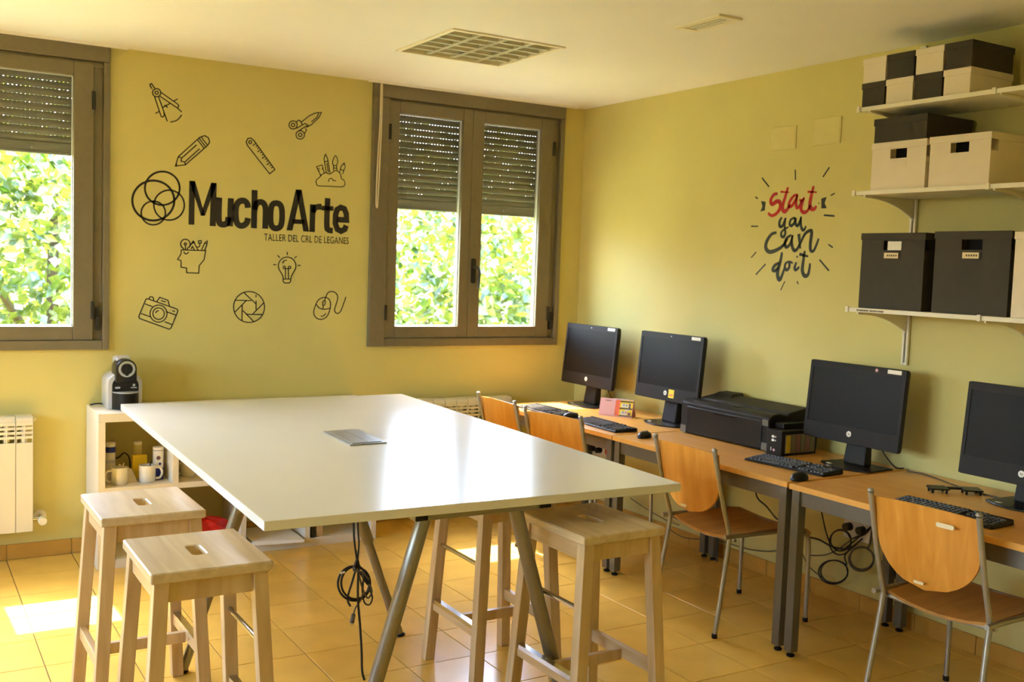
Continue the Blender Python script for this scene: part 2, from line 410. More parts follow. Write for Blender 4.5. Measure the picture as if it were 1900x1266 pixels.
# ------------------------------------------------------------------ windows
slat_mesh = {}
def window(n, zsh):
    dx = SHIFTS[n]; x0, x1 = WX0+dx, WX1+dx
    root = sempty('window_%d' % n, (x0, D, WZ0))
    f = MB()
    f.box(x0, x0+0.105, D-0.03, D+0.09, WZ0, H-0.09)
    f.box(x1-0.032, x1, D-0.03, D+0.09, WZ0, H-0.09)
    f.box(x1-0.078, x1-0.032, D+0.0, D+0.09, WZ0+0.05, H-0.09)
    f.box(x0+0.105, x1-0.032, D-0.03, D+0.09, WZ0, WZ0+0.05)
    f.box(x0+0.105, x1-0.032, D-0.012, D+0.09, H-0.118, H-0.09)
    f.build('frame', M['frame'], root, world=True, bevel=0.003)
    MB().box(x0, x1, D-0.034, D+0.09, H-0.089, H).build('shutter_box_cover', M['frame'], root, world=True, bevel=0.004)
    for k, (a, b, ga, gb) in enumerate(((x0+0.105, x0+0.685, x0+0.178, x0+0.617), (x0+0.686, x1-0.079, x0+0.770, x1-0.178))):
        z0, z1, g0, g1 = WZ0+0.051, H-0.1, 1.223, 2.528
        s = MB(); ya, yb = D-0.02, D+0.045
        s.box(a, ga, ya, yb, z0, z1); s.box(gb, b, ya, yb, z0, z1); s.box(ga, gb, ya, yb, z0, g0); s.box(ga, gb, ya, yb, g1, z1)
        sash = s.build('sash', M['frame'], root, world=True, bevel=0.004)
        p = MB().box(ga-0.005, gb+0.005, D+0.022, D+0.026, g0-0.005, g1+0.005).build('pane', M['glass'], sash, world=True)
        e = MB(); t = 0.012
        e.box(ga, ga+t*0.4, D+0.004, D+0.0215, g0, g1); e.box(gb-t*0.4, gb, D+0.004, D+0.0215, g0, g1)
        e.box(ga, gb, D+0.004, D+0.0215, g0, g0+t*0.5); e.box(ga, gb, D+0.004, D+0.0215, g1-t*0.5, g1)
        e.build('glazing_bead', M['gasket'], sash, world=True)
        hx = a-0.006 if k == 0 else b-0.012
        for hz in (1.26, 2.36):
            MB().box(hx, hx+0.018, ya-0.014, ya, hz, hz+0.095).build('hinge', M['framedark'], sash, world=True, bevel=0.003)
        if k == 1:
            hh = MB().prism(rrect(a+0.016, a+0.046, 1.50, 1.66, 0.014), ya-0.012, ya, 'y')
            hd = hh.build('handle_plate', M['framedark'], sash, world=True)
            MB().tube(catmull([(a+0.031, ya-0.01, 1.60), (a+0.033, ya-0.04, 1.605), (a+0.047, ya-0.05, 1.59), (a+0.052, ya-0.05, 1.55), (a+0.047, ya-0.05, 1.47)]), 0.0085).build('handle', M['framedark'], sash, world=True, smooth=True)
    MB().box(x1-0.066, x1-0.044, D-0.022, D-0.001, 1.20, 1.32).tube([(x1-0.055, D-0.025, 1.27), (x1-0.055, D-0.04, 1.27)], 0.006).build('crank_socket', M['framedark'], root, world=True, bevel=0.003)
    # outer roller shutter
    ys = D+0.15
    bar = MB().box(x0+0.01, x1-0.01, ys-0.008, ys+0.008, zsh, zsh+0.062).box(x0+0.01, x1-0.01, ys-0.012, ys+0.010, zsh, zsh+0.012)
    for sx in (x0+0.2, x1-0.36): bar.lathe([(0.010, ys-0.022), (0.010, ys-0.008)], (sx, 0, zsh+0.035), 10, 'y')
    shu = bar.build('shutter', M['shutter'], root, world=True, bevel=0.002)
    P = 0.0405
    if 'm' not in slat_mesh:
        w2 = (x1-x0)/2-0.012; s = MB()
        prof = [(-0.006+0.004*((t*2-1)**2), t*(P-0.0024)) for t in [0, .15, .35, .5, .65, .85, 1.0]]
        poly = prof+[(0.004, P-0.0024), (0.004, 0)]
        s.prism(poly, -w2, w2, 'x')
        x = -w2
        while x < w2-0.02: s.box(x, x+0.0150, -0.0015, 0.0015, P-0.0025, P+0.0001); x += 0.0205
        so = s.build('slat', M['shutter'], shu); slat_mesh['m'] = so.data; first = so
    else: first = None
    z = zsh+0.062
    while z < H-0.06:
        o = first if first is not None else bpy.data.objects.new('slat', slat_mesh['m'])
        if first is None: COL.objects.link(o); o.parent = shu
        first = None
        o.location = Vector(((x0+x1)/2, ys, z))-wloc(root); z += P
    MB().box(x0, x0+0.03, ys-0.03, ys+0.03, WZ0, H).box(x1-0.03, x1, ys-0.03, ys+0.03, WZ0, H).build('shutter_guide', M['frame'], root, world=True)
    MB().box(x0-0.03, x1+0.03, D+0.09, D+0.30, WZ0-0.03, WZ0+0.01).build('outer_sill', M['facade'], root, world=True)
    struct(MB().box(x0-0.045, x1+0.085, D-0.055, D-0.0345, H-0.012, H).build('trim_%d' % n, M['ceil']))
    portal('portal', x0+0.05, x1-0.05, D+0.20, WZ0, H, (-PI/2, 0, 0))
window(1, 2.125); window(2, 1.955); window(3, 2.3)  # the third one is out of view, added for extra daylight
# unseen left-wall window, added to bring more daylight into the room
sw = sempty('window_4', (XL, 1.9, LZ0)); fr = MB()
fr.box(XL-0.12, XL-0.02, LY0, LY1, LZ0, LZ0+0.06).box(XL-0.12, XL-0.02, LY0, LY1, LZ1-0.06, LZ1)
for k in range(5):
    a = LY0+(LY1-LY0-0.06)*k/4; fr.box(XL-0.12, XL-0.02, a, a+0.06, LZ0+0.06, LZ1-0.06)
    if k: MB().box(XL-0.07, XL-0.066, a-(LY1-LY0-0.06)/4+0.06, a, LZ0+0.06, LZ1-0.06).build('pane', M['glass'], sw, world=True)
fr.build('frame', M['frame'], sw, world=True, bevel=0.003)
po = portal('portal', 0, 4.8, 0, 0.95, 2.45, (0, -PI/2, 0)); po.location = (XL-0.2, (LY0+LY1)/2, (LZ0+LZ1)/2); po.data.size = LZ1-LZ0; po.data.size_y = LY1-LY0

cord = MB(); cx = WX0+0.028; yc = D-0.045
cord.tube(catmull([(cx+0.006, yc, H-0.005), (cx+0.005, yc, 2.45), (cx-0.004, yc, 2.2), (cx-0.007, yc, 1.99), (cx-0.002, yc-0.002, 1.945), (cx+0.004, yc, 1.98), (cx+0.010, yc, 2.2), (cx+0.016, yc, 2.5), (cx+0.014, yc, H-0.005)], 6), 0.0042, 6)
tag(cord.build('blind_cord', M['cordw'], smooth=True, origin=(cx, yc, 1.945)), 'cream looped pull cord hanging down the left side of the narrow two-leaf window', 'cord')

# ------------------------------------------------------------------ ceiling lamp and air vent
lamp = thing('ceiling_lamp', 'square recessed ceiling lamp with shiny curved metal louvre grid, switched off', 'lamp', ((lx0+lx1)/2, (ly0+ly1)/2, H))
fm = MB(); t = LT
for a, b, c, d2 in ((lx0, lx1, ly0, ly0+t), (lx0, lx1, ly1-t, ly1), (lx0, lx0+t, ly0+t, ly1-t), (lx1-t, lx1, ly0+t, ly1-t)): fm.box(a, b, c, d2, H-0.008, H)
fm.build('frame', M['ceilwhite'], lamp, world=True, bevel=0.002)
ix0, ix1, iy0, iy1 = lx0+t+0.001, lx1-t-0.001, ly0+t+0.001, ly1-t-0.001
hs = MB().box(ix0, ix1, iy0, iy1, H+0.095, H+0.10)
for a, b, c, d2 in ((ix0, ix1, iy0, iy0+0.003), (ix0, ix1, iy1-0.003, iy1), (ix0, ix0+0.003, iy0, iy1), (ix1-0.003, ix1, iy0, iy1)): hs.box(a, b, c, d2, H+0.001, H+0.095)
hs.build('housing', M['lampin'], lamp, world=True)
ix0 += 0.004; ix1 -= 0.004; iy0 += 0.004; iy1 -= 0.004
for k in range(4):
    y = iy0+(iy1-iy0)*(k+0.5)/4
    MB().lathe([(0.013, ix0+0.02), (0.013, ix1-0.02)], (0, y, H+0.078), 10, 'x').build('fluorescent_tube', M['ceilwhite'], lamp, world=True, smooth=True)
nx, ny = 4, 6; ZB, ZT = H-0.003, H+0.05
def blade(c): return [(c-0.013, ZB), (c+0.013, ZB), (c+0.007, ZB+0.014), (c+0.003, ZB+0.03), (c+0.001, ZT), (c-0.001, ZT), (c-0.003, ZB+0.03), (c-0.007, ZB+0.014)]
for j in range(1, ny):
    MB().prism(blade(iy0+(iy1-iy0)*j/ny), ix0, ix1, 'x').build('louvre_blade', M['louvre'], lamp, world=True, smooth=True)
for i in range(1, nx):
    for j in range(ny):
        ya, yb = iy0+(iy1-iy0)*j/ny+0.013, iy0+(iy1-iy0)*(j+1)/ny-0.013
        MB().prism(blade(ix0+(ix1-ix0)*i/nx), ya, yb, 'y').build('cross_blade', M['louvre'], lamp, world=True, smooth=True)
vent = thing('air_vent', 'small cream slotted air vent in the ceiling', 'vent', ((vx0+vx1)/2, (vy0+vy1)/2, H))
vm = MB()
for a, b, c, d2 in ((vx0, vx1, vy0, vy0+0.03), (vx0, vx1, vy1-0.03, vy1), (vx0, vx0+0.028, vy0+0.03, vy1-0.03), (vx1-0.028, vx1, vy0+0.03, vy1-0.03)): vm.box(a, b, c, d2, H-0.010, H)
vm.build('frame', M['ceilwhite'], vent, world=True, bevel=0.002)
da, db, dc, dd = vx0+0.0285, vx1-0.0285, vy0+0.0305, vy1-0.0305
dm = MB().box(da, db, dc, dd, H+0.08, H+0.085)
for q in ((da, da+0.002, dc, dd), (db-0.002, db, dc, dd), (da, db, dc, dc+0.002), (da, db, dd-0.002, dd)): dm.box(*q, H-0.001, H+0.08)
dm.build('duct', M['hole'], vent, world=True)  # walls coloured near-black to give the slots their shade
for k in range(3):
    x = da+0.012+k*0.0215
    MB().box(x, x+0.010, dc+0.0022, dd-0.0022, H-0.006, H-0.003).build('slat', M['ceilwhite'], vent, world=True)

# ------------------------------------------------------------------ radiators
sec = {}
def radiator(xr, n, label, valve):
    SW = 0.0822; yf = 5.752; z0, z1 = 0.165, 0.766
    root = thing('radiator', label, 'radiator', (xr-n*SW/2, 5.80, 0.0), group='aluminium radiators under the windows')
    root.location.z = z0
    if 'm' not in sec:
        s = MB(); w = SW/2-0.0012
        s.box(-w, w, yf, yf+0.012, z0, z1-0.135)
        for k in range(4):
            zz = z1-0.135+0.010+k*0.0235; s.box(-w, w, yf+0.001, yf+0.012, zz+0.0095, zz+0.0235)
        s.box(-w, w, yf, yf+0.012, z1-0.0475, z1-0.03)
        s.box(-0.0035, 0.0035, yf+0.0005, yf+0.012, z1-0.135, z1-0.03)
        s.box(-w, -w+0.004, yf+0.0005, yf+0.012, z1-0.135, z1-0.03); s.box(w-0.004, w, yf+0.0005, yf+0.012, z1-0.135, z1-0.03)
        s.prism([(yf, z1-0.03), (yf+0.008, z1-0.008), (yf+0.02, z1), (yf+0.085, z1), (yf+0.085, z1-0.03)], -w, w, 'x')
        s.box(-0.014, 0.014, yf+0.012, yf+0.085, z0+0.02, z1-0.03)
        o = s.build('section', M['radiator'], root, world=False, bevel=0.0025)
        for v in o.data.vertices: v.co.y -= 5.80; v.co.z -= z0
        sec['m'] = o.data; sec['o'] = o
        objs = [o]
    else: objs = []
    for k in range(n):
        if k < len(objs): o = objs[k]
        else:
            o = sec['o'].copy(); COL.objects.link(o); o.parent = root
        o.location = ((k+0.5)*SW-n*SW/2, 0, 0)
    pl = MB().lathe([(0.016, xr), (0.016, xr+0.008), (0.010, xr+0.010), (0.010, xr+0.018)], (0, yf+0.045, z1-0.02), 12, 'x')
    pl.build('vent_plug', M['radiator'], root, world=True, smooth=True)
    if valve:
        vb = MB().lathe([(0.011, xr), (0.011, xr+0.045)], (0, yf+0.045, z0+0.055), 12, 'x')
        vb.tube([(xr+0.042, yf+0.045, z0+0.055), (xr+0.042, D-0.0, z0+0.055)], 0.011, 10)
        v_ = vb.build('valve', M['chrome'], root, world=True, smooth=True)
        MB().lathe([(0.019, yf-0.035), (0.021, yf-0.03), (0.021, yf+0.005), (0.016, yf+0.03)], (xr+0.042, 0, z0+0.055), 14, 'y').build('knob', M['radiator'], v_, world=True, smooth=True)
        MB().lathe([(0.032, D-0.008), (0.028, D-0.001)], (xr+0.042, 0, z0+0.055), 16, 'y').build('wall_rosette', M['ceilwhite'], v_, world=True)
    for bx in (xr-0.15, xr-n*SW+0.15):
        MB().box(bx-0.012, bx+0.012, yf+0.08, D, z1-0.075, z1-0.035).build('wall_bracket', M['radiator'], root, world=True)
    return root
radiator(0.6195, 9, 'cream sectional radiator under the wide window at the left edge', True)
radiator(3.487, 10, 'cream sectional radiator half hidden behind the white table and chairs', False)

# ------------------------------------------------------------------ outdoors
struct(MB().box(-40, 50, D+0.3, 90, -3.6, -3.5).build('ground', M['ground']))
def tree(x, y, zc, rx, rz, seed, nleaf, label):
    rnd = random.Random(seed)
    root = thing('garden_tree', label, 'tree', (x, y, -3.5), group='leafy trees outside the windows')
    t = MB().tube(catmull([(0,0,0), (0.1,0.05,1.2), (0.05,-0.05,2.4), (0.1,0.1,zc+3.5+rz*0.4)], 4), [0.2-0.013*k for k in range(13)], 9)
    for k in range(9):
        a = k*2.4; h = 2.0+k*0.25
        t.tube(catmull([(0.06,0,h), (0.6*math.cos(a), 0.6*math.sin(a), h+0.6), (1.5*rx/2.4*math.cos(a), 1.5*rx/2.4*math.sin(a), h+1.1)], 4), [0.07-0.006*i for i in range(9)], 6)
    t.build('trunk', M['bark'], root, smooth=True)
    lv = []; lf = []
    cl = []
    while len(cl) < 110:
        p = Vector((rnd.uniform(-1,1), rnd.uniform(-1,1), rnd.uniform(-1,1)))
        if 0.25 < p.length < 1: cl.append(Vector((p.x*rx, p.y*rx*0.75, zc+3.5+p.z*rz)))
    for k in range(nleaf):
        c = cl[k % len(cl)]; p = c+Vector((rnd.gauss(0,.33), rnd.gauss(0,.33), rnd.gauss(0,.25)))
        L_ = rnd.uniform(.09,.17); wd = L_*rnd.uniform(.55,.8)
        u = Vector((rnd.gauss(0,1), rnd.gauss(0,1), rnd.gauss(-0.5,.6))).normalized(); v = u.orthogonal().normalized()
        v = (v*math.cos(k)+u.cross(v)*math.sin(k)); nn = u.cross(v)
        o = len(lv)
        q = [p, p+u*L_*.45+v*wd*.5+nn*.012, p+u*L_, p+u*L_*.45-v*wd*.5+nn*.012]
        lv += [tuple(w_) for w_ in q]; lf += [(o, o+1, o+2), (o, o+2, o+3)]
    mb = MB(); mb.v = lv; mb.f = lf
    mb.build('foliage', M['leaf'], root, kind='stuff')
tree(1.4, 12.0, 1.3, 2.1, 2.3, 3, 11000, 'bright green tree filling the view of the wide window at the left edge')
tree(6.5, 11.8, 1.2, 2.2, 2.2, 5, 11000, 'bright green tree filling the view of the narrow two-leaf window')
tree(-4.2, 13.5, 1.2, 2.4, 2.2, 8, 6000, 'leafy green tree standing left of the one behind the left window')
tree(10.6, 17.2, 1.4, 2.6, 2.4, 9, 6000, 'leafy green tree standing right of the one behind the narrow window')
tree(3.2, 17.4, 1.5, 3.0, 2.5, 12, 6000, 'leafy green tree farther back between the two nearest trees')
# ------------------------------------------------------------------ white meeting table
TT = 0.852; TB = 0.822
tq = [(0.926, 2.900), (2.463, 2.855), (2.554, 5.465), (0.993, 5.470)]
table = thing('meeting_table', 'long white rectangular meeting table on grey splayed metal legs', 'table', (1.73, 4.17, 0))
MB().hexa([(x, y, TB) for x, y in tq], [(x, y, TT) for x, y in tq]).build('tabletop', M['tablew'], table, world=True, bevel=0.0025)
def aframe(Y, xf0, xt0, xf1, xt1, zj, r1, r2, bar0, bar1):
    b = MB().box(bar0, bar1, Y-0.026, Y+0.026, TB-0.034, TB-0.001)
    b.build('cross_bar', M['legmetal'], table, world=True, bevel=0.004)
    for e in (bar0+0.02, bar1-0.02):
        MB().box(e-0.022, e+0.022, Y-0.034, Y-0.0265, TB-0.03, TB-0.004).build('clip', M['darkplastic'], table, world=True, bevel=0.002)
    for xf, xt in ((xf0, xt0), (xf1, xt1)):
        P = lambda z: (xf+(xt-xf)*z/(TB-0.034), Y, z)
        MB().tube([P(0.012), P(zj+0.01)], r2, 16).build('leg', M['legmetal'], table, world=True, smooth=True)
        MB().tube([P(zj), P(zj+0.004), P(TB-0.03)], [r1-0.002, r1, r1], 16).build('leg_sleeve', M['legmetal'], table, world=True, smooth=True)
        MB().lathe([(0.02, 0.0), (0.024, 0.003), (0.024, 0.008), (0.012, 0.016)], (xf, Y, 0), 16).build('foot', M['darkplastic'], table, world=True, smooth=True)
aframe(2.97, 1.243, 1.478, 2.078, 1.828, 0.19, 0.0255, 0.021, 1.437, 1.951)
aframe(3.985, 0.958, 1.228, 1.885, 1.594, 0.43, 0.0255, 0.0185, 1.15, 1.665)
for bx in (1.50, 1.60): MB().box(bx-0.014, bx+0.014, 3.0, 5.42, TB-0.028, TB-0.001).build('support_beam', M['legmetal'], table, world=True)
# cable hatch lying flush on the table
hq = [(1.641, 4.318), (1.625, 3.964), (1.794, 3.972), (1.814, 4.339)]
hatch = thing('cable_hatch', 'flat grey metal cable hatch set in the middle of the white table', 'cable hatch', (1.72, 4.15, TT))
hq2 = [hq[1], hq[2], hq[3], hq[0]]
MB().hexa([(x, y, TT) for x, y in hq2], [(x, y, TT+0.006) for x, y in hq2]).build('plate', M['greyplate'], hatch, world=True, bevel=0.001)
def hl(u, v): # bilinear on hatch
    a = Vector((*hq2[0], 0)).lerp(Vector((*hq2[1], 0)), u); b = Vector((*hq2[3], 0)).lerp(Vector((*hq2[2], 0)), u); return a.lerp(b, v)
for nm, u0, u1, v0, v1 in (('flap', 0.10, 0.52, 0.05, 0.95), ('flap', 0.545, 0.90, 0.05, 0.95)):
    q = [hl(u0, v0), hl(u1, v0), hl(u1, v1), hl(u0, v1)]
    MB().hexa([(p.x, p.y, TT+0.006) for p in q], [(p.x, p.y, TT+0.0085) for p in q]).build(nm, M['greyplate'], hatch, world=True, bevel=0.0008)

# ------------------------------------------------------------------ bar stools
def make_stool():
    root = thing('bar_stool', 'x', 'stool', group='wooden bar stools round the white table')
    sx, sy, h = 0.1725, 0.2025, 0.74
    a, b = 0.021, 0.055
    me = bpy.data.meshes.new('seat')
    def loop(hx, hy, r):
        pts = rrect(-hx, hx, -hy, hy, r, 9); return pts
    lo, li = loop(sx, sy, 0.006), loop(a, b, 0.014)
    e = 0.004
    rings = [(loop(sx-e, sy-e, 0.005), h), (lo, h-e), (lo, h-0.03+e), (loop(sx-e, sy-e, 0.005), h-0.03), (loop(a+0.002, b+0.002, 0.016), h-0.03), (li, h-0.028), (li, h-0.003), (loop(a+0.003, b+0.003, 0.017), h)]
    n = len(lo); V = []; F = []
    for pts, z in rings: V += [(x, y, z) for x, y in pts]
    R_ = len(rings)
    for k in range(R_):
        k2 = (k+1) % R_
        for i in range(n): F.append((k*n+i, k2*n+i, k2*n+(i+1) % n, k*n+(i+1) % n))
    me.from_pydata(V, [], F); me.update(); me.materials.append(M['beechy'])
    o = bpy.data.objects.new('seat', me); COL.objects.link(o); o.parent = root
    lw = 0.021
    def leg(px, py, up=h-0.03):
        dx, dy = (1 if px > 0 else -1), (1 if py > 0 else -1)
        tx, ty = dx*(sx-0.012-lw), dy*(sy-0.012-lw); bx, by = dx*(sx+0.028-lw), dy*(sy+0.024-lw)
        q = lambda cx, cy, z: [(cx-lw, cy-lw, z), (cx+lw, cy-lw, z), (cx+lw, cy+lw, z), (cx-lw, cy+lw, z)]
        MB().hexa(q(bx, by, 0.0), q(tx, ty, up)).build('leg', M['beech'], root, bevel=0.002)
        return tx, ty, bx, by
    for px in (-1, 1):
        for py in (-1, 1): tx, ty, bx, by = leg(px, py)
    tx, ty, bx, by = sx-0.012-lw, sy-0.012-lw, sx+0.028-lw, sy+0.024-lw
    ax = lambda z: bx+(tx-bx)*z/(h-0.03); ay = lambda z: by+(ty-by)*z/(h-0.03)
    for s_ in (-1, 1):
        MB().box(s_*(tx+0.004)-0.009, s_*(tx+0.004)+0.009, -ty+lw, ty-lw, h-0.09, h-0.0305).build('apron', M['beechx'], root)
        MB().box(-tx+lw, tx-lw, s_*(ty+0.004)-0.009, s_*(ty+0.004)+0.009, h-0.09, h-0.0305).build('apron', M['beech'], root)
        z = 0.235; X = ax(z)*s_
        r_ = MB().box(X-0.011, X+0.011, -ay(z)+lw-0.003, ay(z)-lw+0.003, z-0.022, z+0.022).build('side_rail', M['beechx'], root, bevel=0.0015)
        if s_ > 0:
            MB().box(X-0.0115, X+0.0135, -ay(z)+lw, ay(z)-lw, z+0.0222, z+0.0245).box(X+0.0112, X+0.0135, -ay(z)+lw, ay(z)-lw, z+0.008, z+0.0222).build('foot_plate', M['chrome'], r_)
            for yy in (-0.06, 0.06): MB().lathe([(0.004, X-0.0125), (0.004, X-0.0112)], (0, yy, z), 8, 'x').build('screw', M['chrome'], r_)
    z = 0.225; MB().box(-ax(z)+0.011, ax(z)-0.011, -0.011, 0.011, z-0.02, z+0.02).build('cross_rail', M['beech'], root, bevel=0.0015)
    z = 0.485; X = ax(z); MB().tube([(X, -ay(z)+lw-0.004, z), (X, ay(z)-lw+0.004, z)], 0.0085, 10).build('steel_rod', M['chrome'], root, smooth=True)
    return root
st = make_stool()
SP = [((0.776, 3.077), 0.0, 'birch bar stool with hand slot nearest the camera at the left of the table'),
      ((0.757, 3.760), 0.01, 'birch bar stool behind the nearest left one, in front of the white shelf unit'),
      ((2.112, 2.922), PI+0.01, 'birch bar stool with its seat showing under the right front corner of the table'),
      ((2.055, 3.490), PI-0.01, 'birch bar stool pushed wholly under the table, only its legs showing')]
for k, (p, a, lb) in enumerate(SP):
    o = st if k == 0 else copy_tree(st)
    o.location = (*p, 0); o.rotation_euler.z = a; o['label'] = lb

# ------------------------------------------------------------------ beech chairs
def make_chair():
    root = thing('classroom_chair', 'x', 'chair', group='beech plywood chairs at the desks')
    hw = 0.213
    def panel(u, v):        # u across, v from top (0) to bottom (1)
        z = 0.822-0.30*v
        if v < 0.42: half = hw-0.002-0.008*(v/0.42)
        else:
            t = (v-0.42)/0.58; half = (hw-0.010)*math.sqrt(max(0.0, 1-t**2.0))
        y = (2*u-1)*max(half, 0.002)
        x = -0.318+0.055*v-0.030*(1-(y/hw)**2)+0.012
        crown = 0.012*(1-(2*u-1)**2)*(1-v)**3
        return (x, y, z+crown)
    MB().grid(panel, 14, 18, th=(0.010, 0, 0)).build('backrest', M['chairwood'], root, smooth=True)
    MB().prism(rrect(-0.034, 0.034, 0.775, 0.791, 0.007), -0.3365, -0.333, 'x').build('upper_inlay', M['card'], root).location = (-0.004, -0.10, 0.0)
    MB().prism(rrect(-0.02, 0.02, 0.545, 0.555, 0.004), -0.30, -0.295, 'x').build('lower_inlay', M['card'], root).location = (-0.004, 0.01, 0)
    def seat(u, v):
        x = -0.195+0.475*u; y = (2*v-1)*(hw-0.008+0.012*u)
        z = 0.452+0.0-0.028*(1-(2*v-1)**2)*(1-0.6*u)+0.006*math.sin(u*PI) - (0.03*max(0, (u-0.85)/0.15)**2)
        return (x, y, z)
    MB().grid(seat, 16, 12, th=(0, 0, -0.011)).build('seat', M['chairseat'], root, smooth=True)
    for s_ in (-1, 1):
        y = s_*hw
        post = catmull([(-0.325, y, 0.838), (-0.30, y, 0.74), (-0.262, y, 0.60), (-0.222, y, 0.475), (-0.215, y, 0.44)], 4)
        pm = MB().tube(post, 0.0105, 10); pm.lathe([(0.006, 0.838), (0.0125, 0.842), (0.0125, 0.848), (0.007, 0.853)], (-0.326, y, 0), 10)
        pm.build('back_post', M['chairmetal'], root, smooth=True)
        rl = catmull([(-0.215, y, 0.445), (-0.225, y, 0.37), (-0.252, y+s_*0.006, 0.20), (-0.285, y+s_*0.012, 0.0)], 5)
        MB().tube(rl, 0.0105, 10).build('rear_leg', M['chairmetal'], root, smooth=True)
        fl = catmull([(-0.255, y+s_*0.012, 0.452), (-0.2, y+s_*0.012, 0.452), (0.0, y+s_*0.014, 0.450), (0.17, y+s_*0.014, 0.446), (0.235, y+s_*0.014, 0.425), (0.258, y+s_*0.014, 0.37), (0.262, y+s_*0.015, 0.2), (0.262, y+s_*0.016, 0.0)], 5)
        fm = MB().tube(fl, 0.0105, 10); fm.build('front_leg', M['chairmetal'], root, smooth=True)
        for (fx, fy) in ((-0.285, y+s_*0.012), (0.262, y+s_*0.016)):
            MB().lathe([(0.0125, 0), (0.0125, 0.02)], (fx, fy, 0), 10).build('foot_cap', M['darkplastic'], root, smooth=True)
    MB().tube([(-0.19, -hw-0.01, 0.432), (-0.17, 0, 0.408), (-0.19, hw+0.01, 0.432)], 0.008, 8).tube([(0.2, -hw-0.012, 0.436), (0.2, hw+0.012, 0.436)], 0.008, 8).build('under_seat_bar', M['chairmetal'], root, smooth=True)
    return root
ch = make_chair()
CP = [((3.42, 2.327), 0.06, 'beech chair nearest the camera, with a pale inlay on its backrest, at the right-hand desk'),
      ((3.42, 3.572), -0.03, 'beech chair beside the right front corner of the white table'),
      ((3.36, 4.665), 0.20, 'beech chair backrest showing behind the table, in front of the second computer'),
      ((3.38, 5.225), 0.0, 'beech chair farthest back, beside the radiator and the corner desk')]
for k, (p, a, lb) in enumerate(CP):
    o = ch if k == 0 else copy_tree(ch)
    o.location = (*p, 0); o.rotation_euler.z = a; o['label'] = lb
    if k:
        for q in [c for c in o.children if c.name.startswith('upper_inlay')]: bpy.data.objects.remove(q)

# ------------------------------------------------------------------ desks
DT = 0.745
def desk(y0, y1, x0, label):
    root = thing('computer_desk', label, 'desk', (3.65, (y0+y1)/2, 0), group='beech desks along the right wall')
    x1 = 4.03
    MB().box(x0+0.003, x1, y0, y1, DT-0.024, DT).build('desktop', M['deskwood'], root, world=True, bevel=0.002)
    MB().box(x0, x0+0.003, y0, y1, DT-0.0235, DT-0.0005).build('edge_band', M['deskedge'], root, world=True)
    z1 = DT-0.0245; L_ = 0.0215
    for lx in (x0+0.03, x1-0.05):
        for ly in (y0+0.03, y1-0.03):
            MB().box(lx-L_, lx+L_, ly-L_, ly+L_, 0.022, z1).build('leg', M['desksteel'], root, world=True, bevel=0.003)
            MB().lathe([(0.016, 0), (0.018, 0.004), (0.018, 0.009), (0.007, 0.012), (0.007, 0.022)], (lx, ly, 0), 12).build('foot', M['darkplastic'], root, world=True, smooth=True)
    for lx in (x0+0.03, x1-0.05): MB().box(lx-0.012, lx+0.012, y0+0.03+L_, y1-0.03-L_, z1-0.065, z1).build('rail', M['desksteel'], root, world=True, bevel=0.002)
    for ly in (y0+0.03, y1-0.03): MB().box(x0+0.03+L_, x1-0.05-L_, ly-0.012, ly+0.012, z1-0.065, z1).build('rail', M['desksteel'], root, world=True, bevel=0.002)
    return root
desk(1.83, 3.078, 3.25, 'beech laminate desk at the right edge of the picture, under the shelves')
d2 = desk(3.098, 4.343, 3.258, 'beech laminate desk carrying the black printer')
desk(4.357, 5.60, 3.262, 'beech laminate desk in the window corner, partly in sunlight')

# ------------------------------------------------------------------ white cube shelf unit
cab = thing('cube_shelf_unit', 'low white open cube shelf unit along the back wall, left of the table end', 'shelf unit', (1.654, 5.665, 0))
CX0, CX1, CY0, CY1, CH = 0.888, 2.42, 5.479, 5.846, 0.804
MB().box(CX0, CX1, CY0, CY1, CH-0.045, CH).build('top_board', M['white'], cab, world=True, bevel=0.0015)
MB().box(CX0, CX1, CY0, CY1, 0, 0.045).build('bottom_board', M['white'], cab, world=True, bevel=0.0015)
for a in (CX0, CX1-0.035): MB().box(a, a+0.035, CY0, CY1, 0.0455, CH-0.0455).build('side_board', M['white'], cab, world=True, bevel=0.0015)
cols = [(0.923, 1.258), (1.287, 1.623), (1.652, 1.988), (2.017, 2.385)]
for k in range(3): MB().box(cols[k][1], cols[k+1][0], CY0+0.002, CY1, 0.0455, CH-0.0455).build('divider', M['white'], cab, world=True)
for k, (a, b) in enumerate(cols): MB().box(a+0.0003, b-0.0003, CY0+0.002, CY1, 0.392, 0.421).build('shelf', M['white'], cab, world=True)
SZ = 0.421
# ------------------------------------------------------------------ wall shelves
SX0 = 3.70
for k, (yt, lb) in enumerate(((3.157, 'white slotted wall track under the left end of the shelves'), (2.527, 'white slotted wall track beside the large white box, right of the other track'))):
    tr = thing('shelf_track', lb, 'shelf track', (W, yt, 1.225), group='wall tracks carrying the shelves')
    MB().box(W-0.004, W, yt-0.013, yt+0.013, 1.225, 2.685).build('back_strip', M['desksteel'], tr, world=True)
    for s_ in (-1, 1): MB().box(W-0.018, W-0.0041, yt+s_*0.0105-0.0055, yt+s_*0.0105+0.0055, 1.225, 2.685).build('rib', M['shelfw'], tr, world=True, bevel=0.001)
    for za in (1.225, 2.674): MB().box(W-0.016, W-0.0041, yt-0.005, yt+0.005, za, za+0.011).build('end_piece', M['shelfw'], tr, world=True)
    for zz in (1.27, 1.345, 1.42): MB().lathe([(0.0045, W-0.009), (0.0045, W-0.0041)], (0, yt, zz), 10, 'x').build('screw', M['desksteel'], tr, world=True)
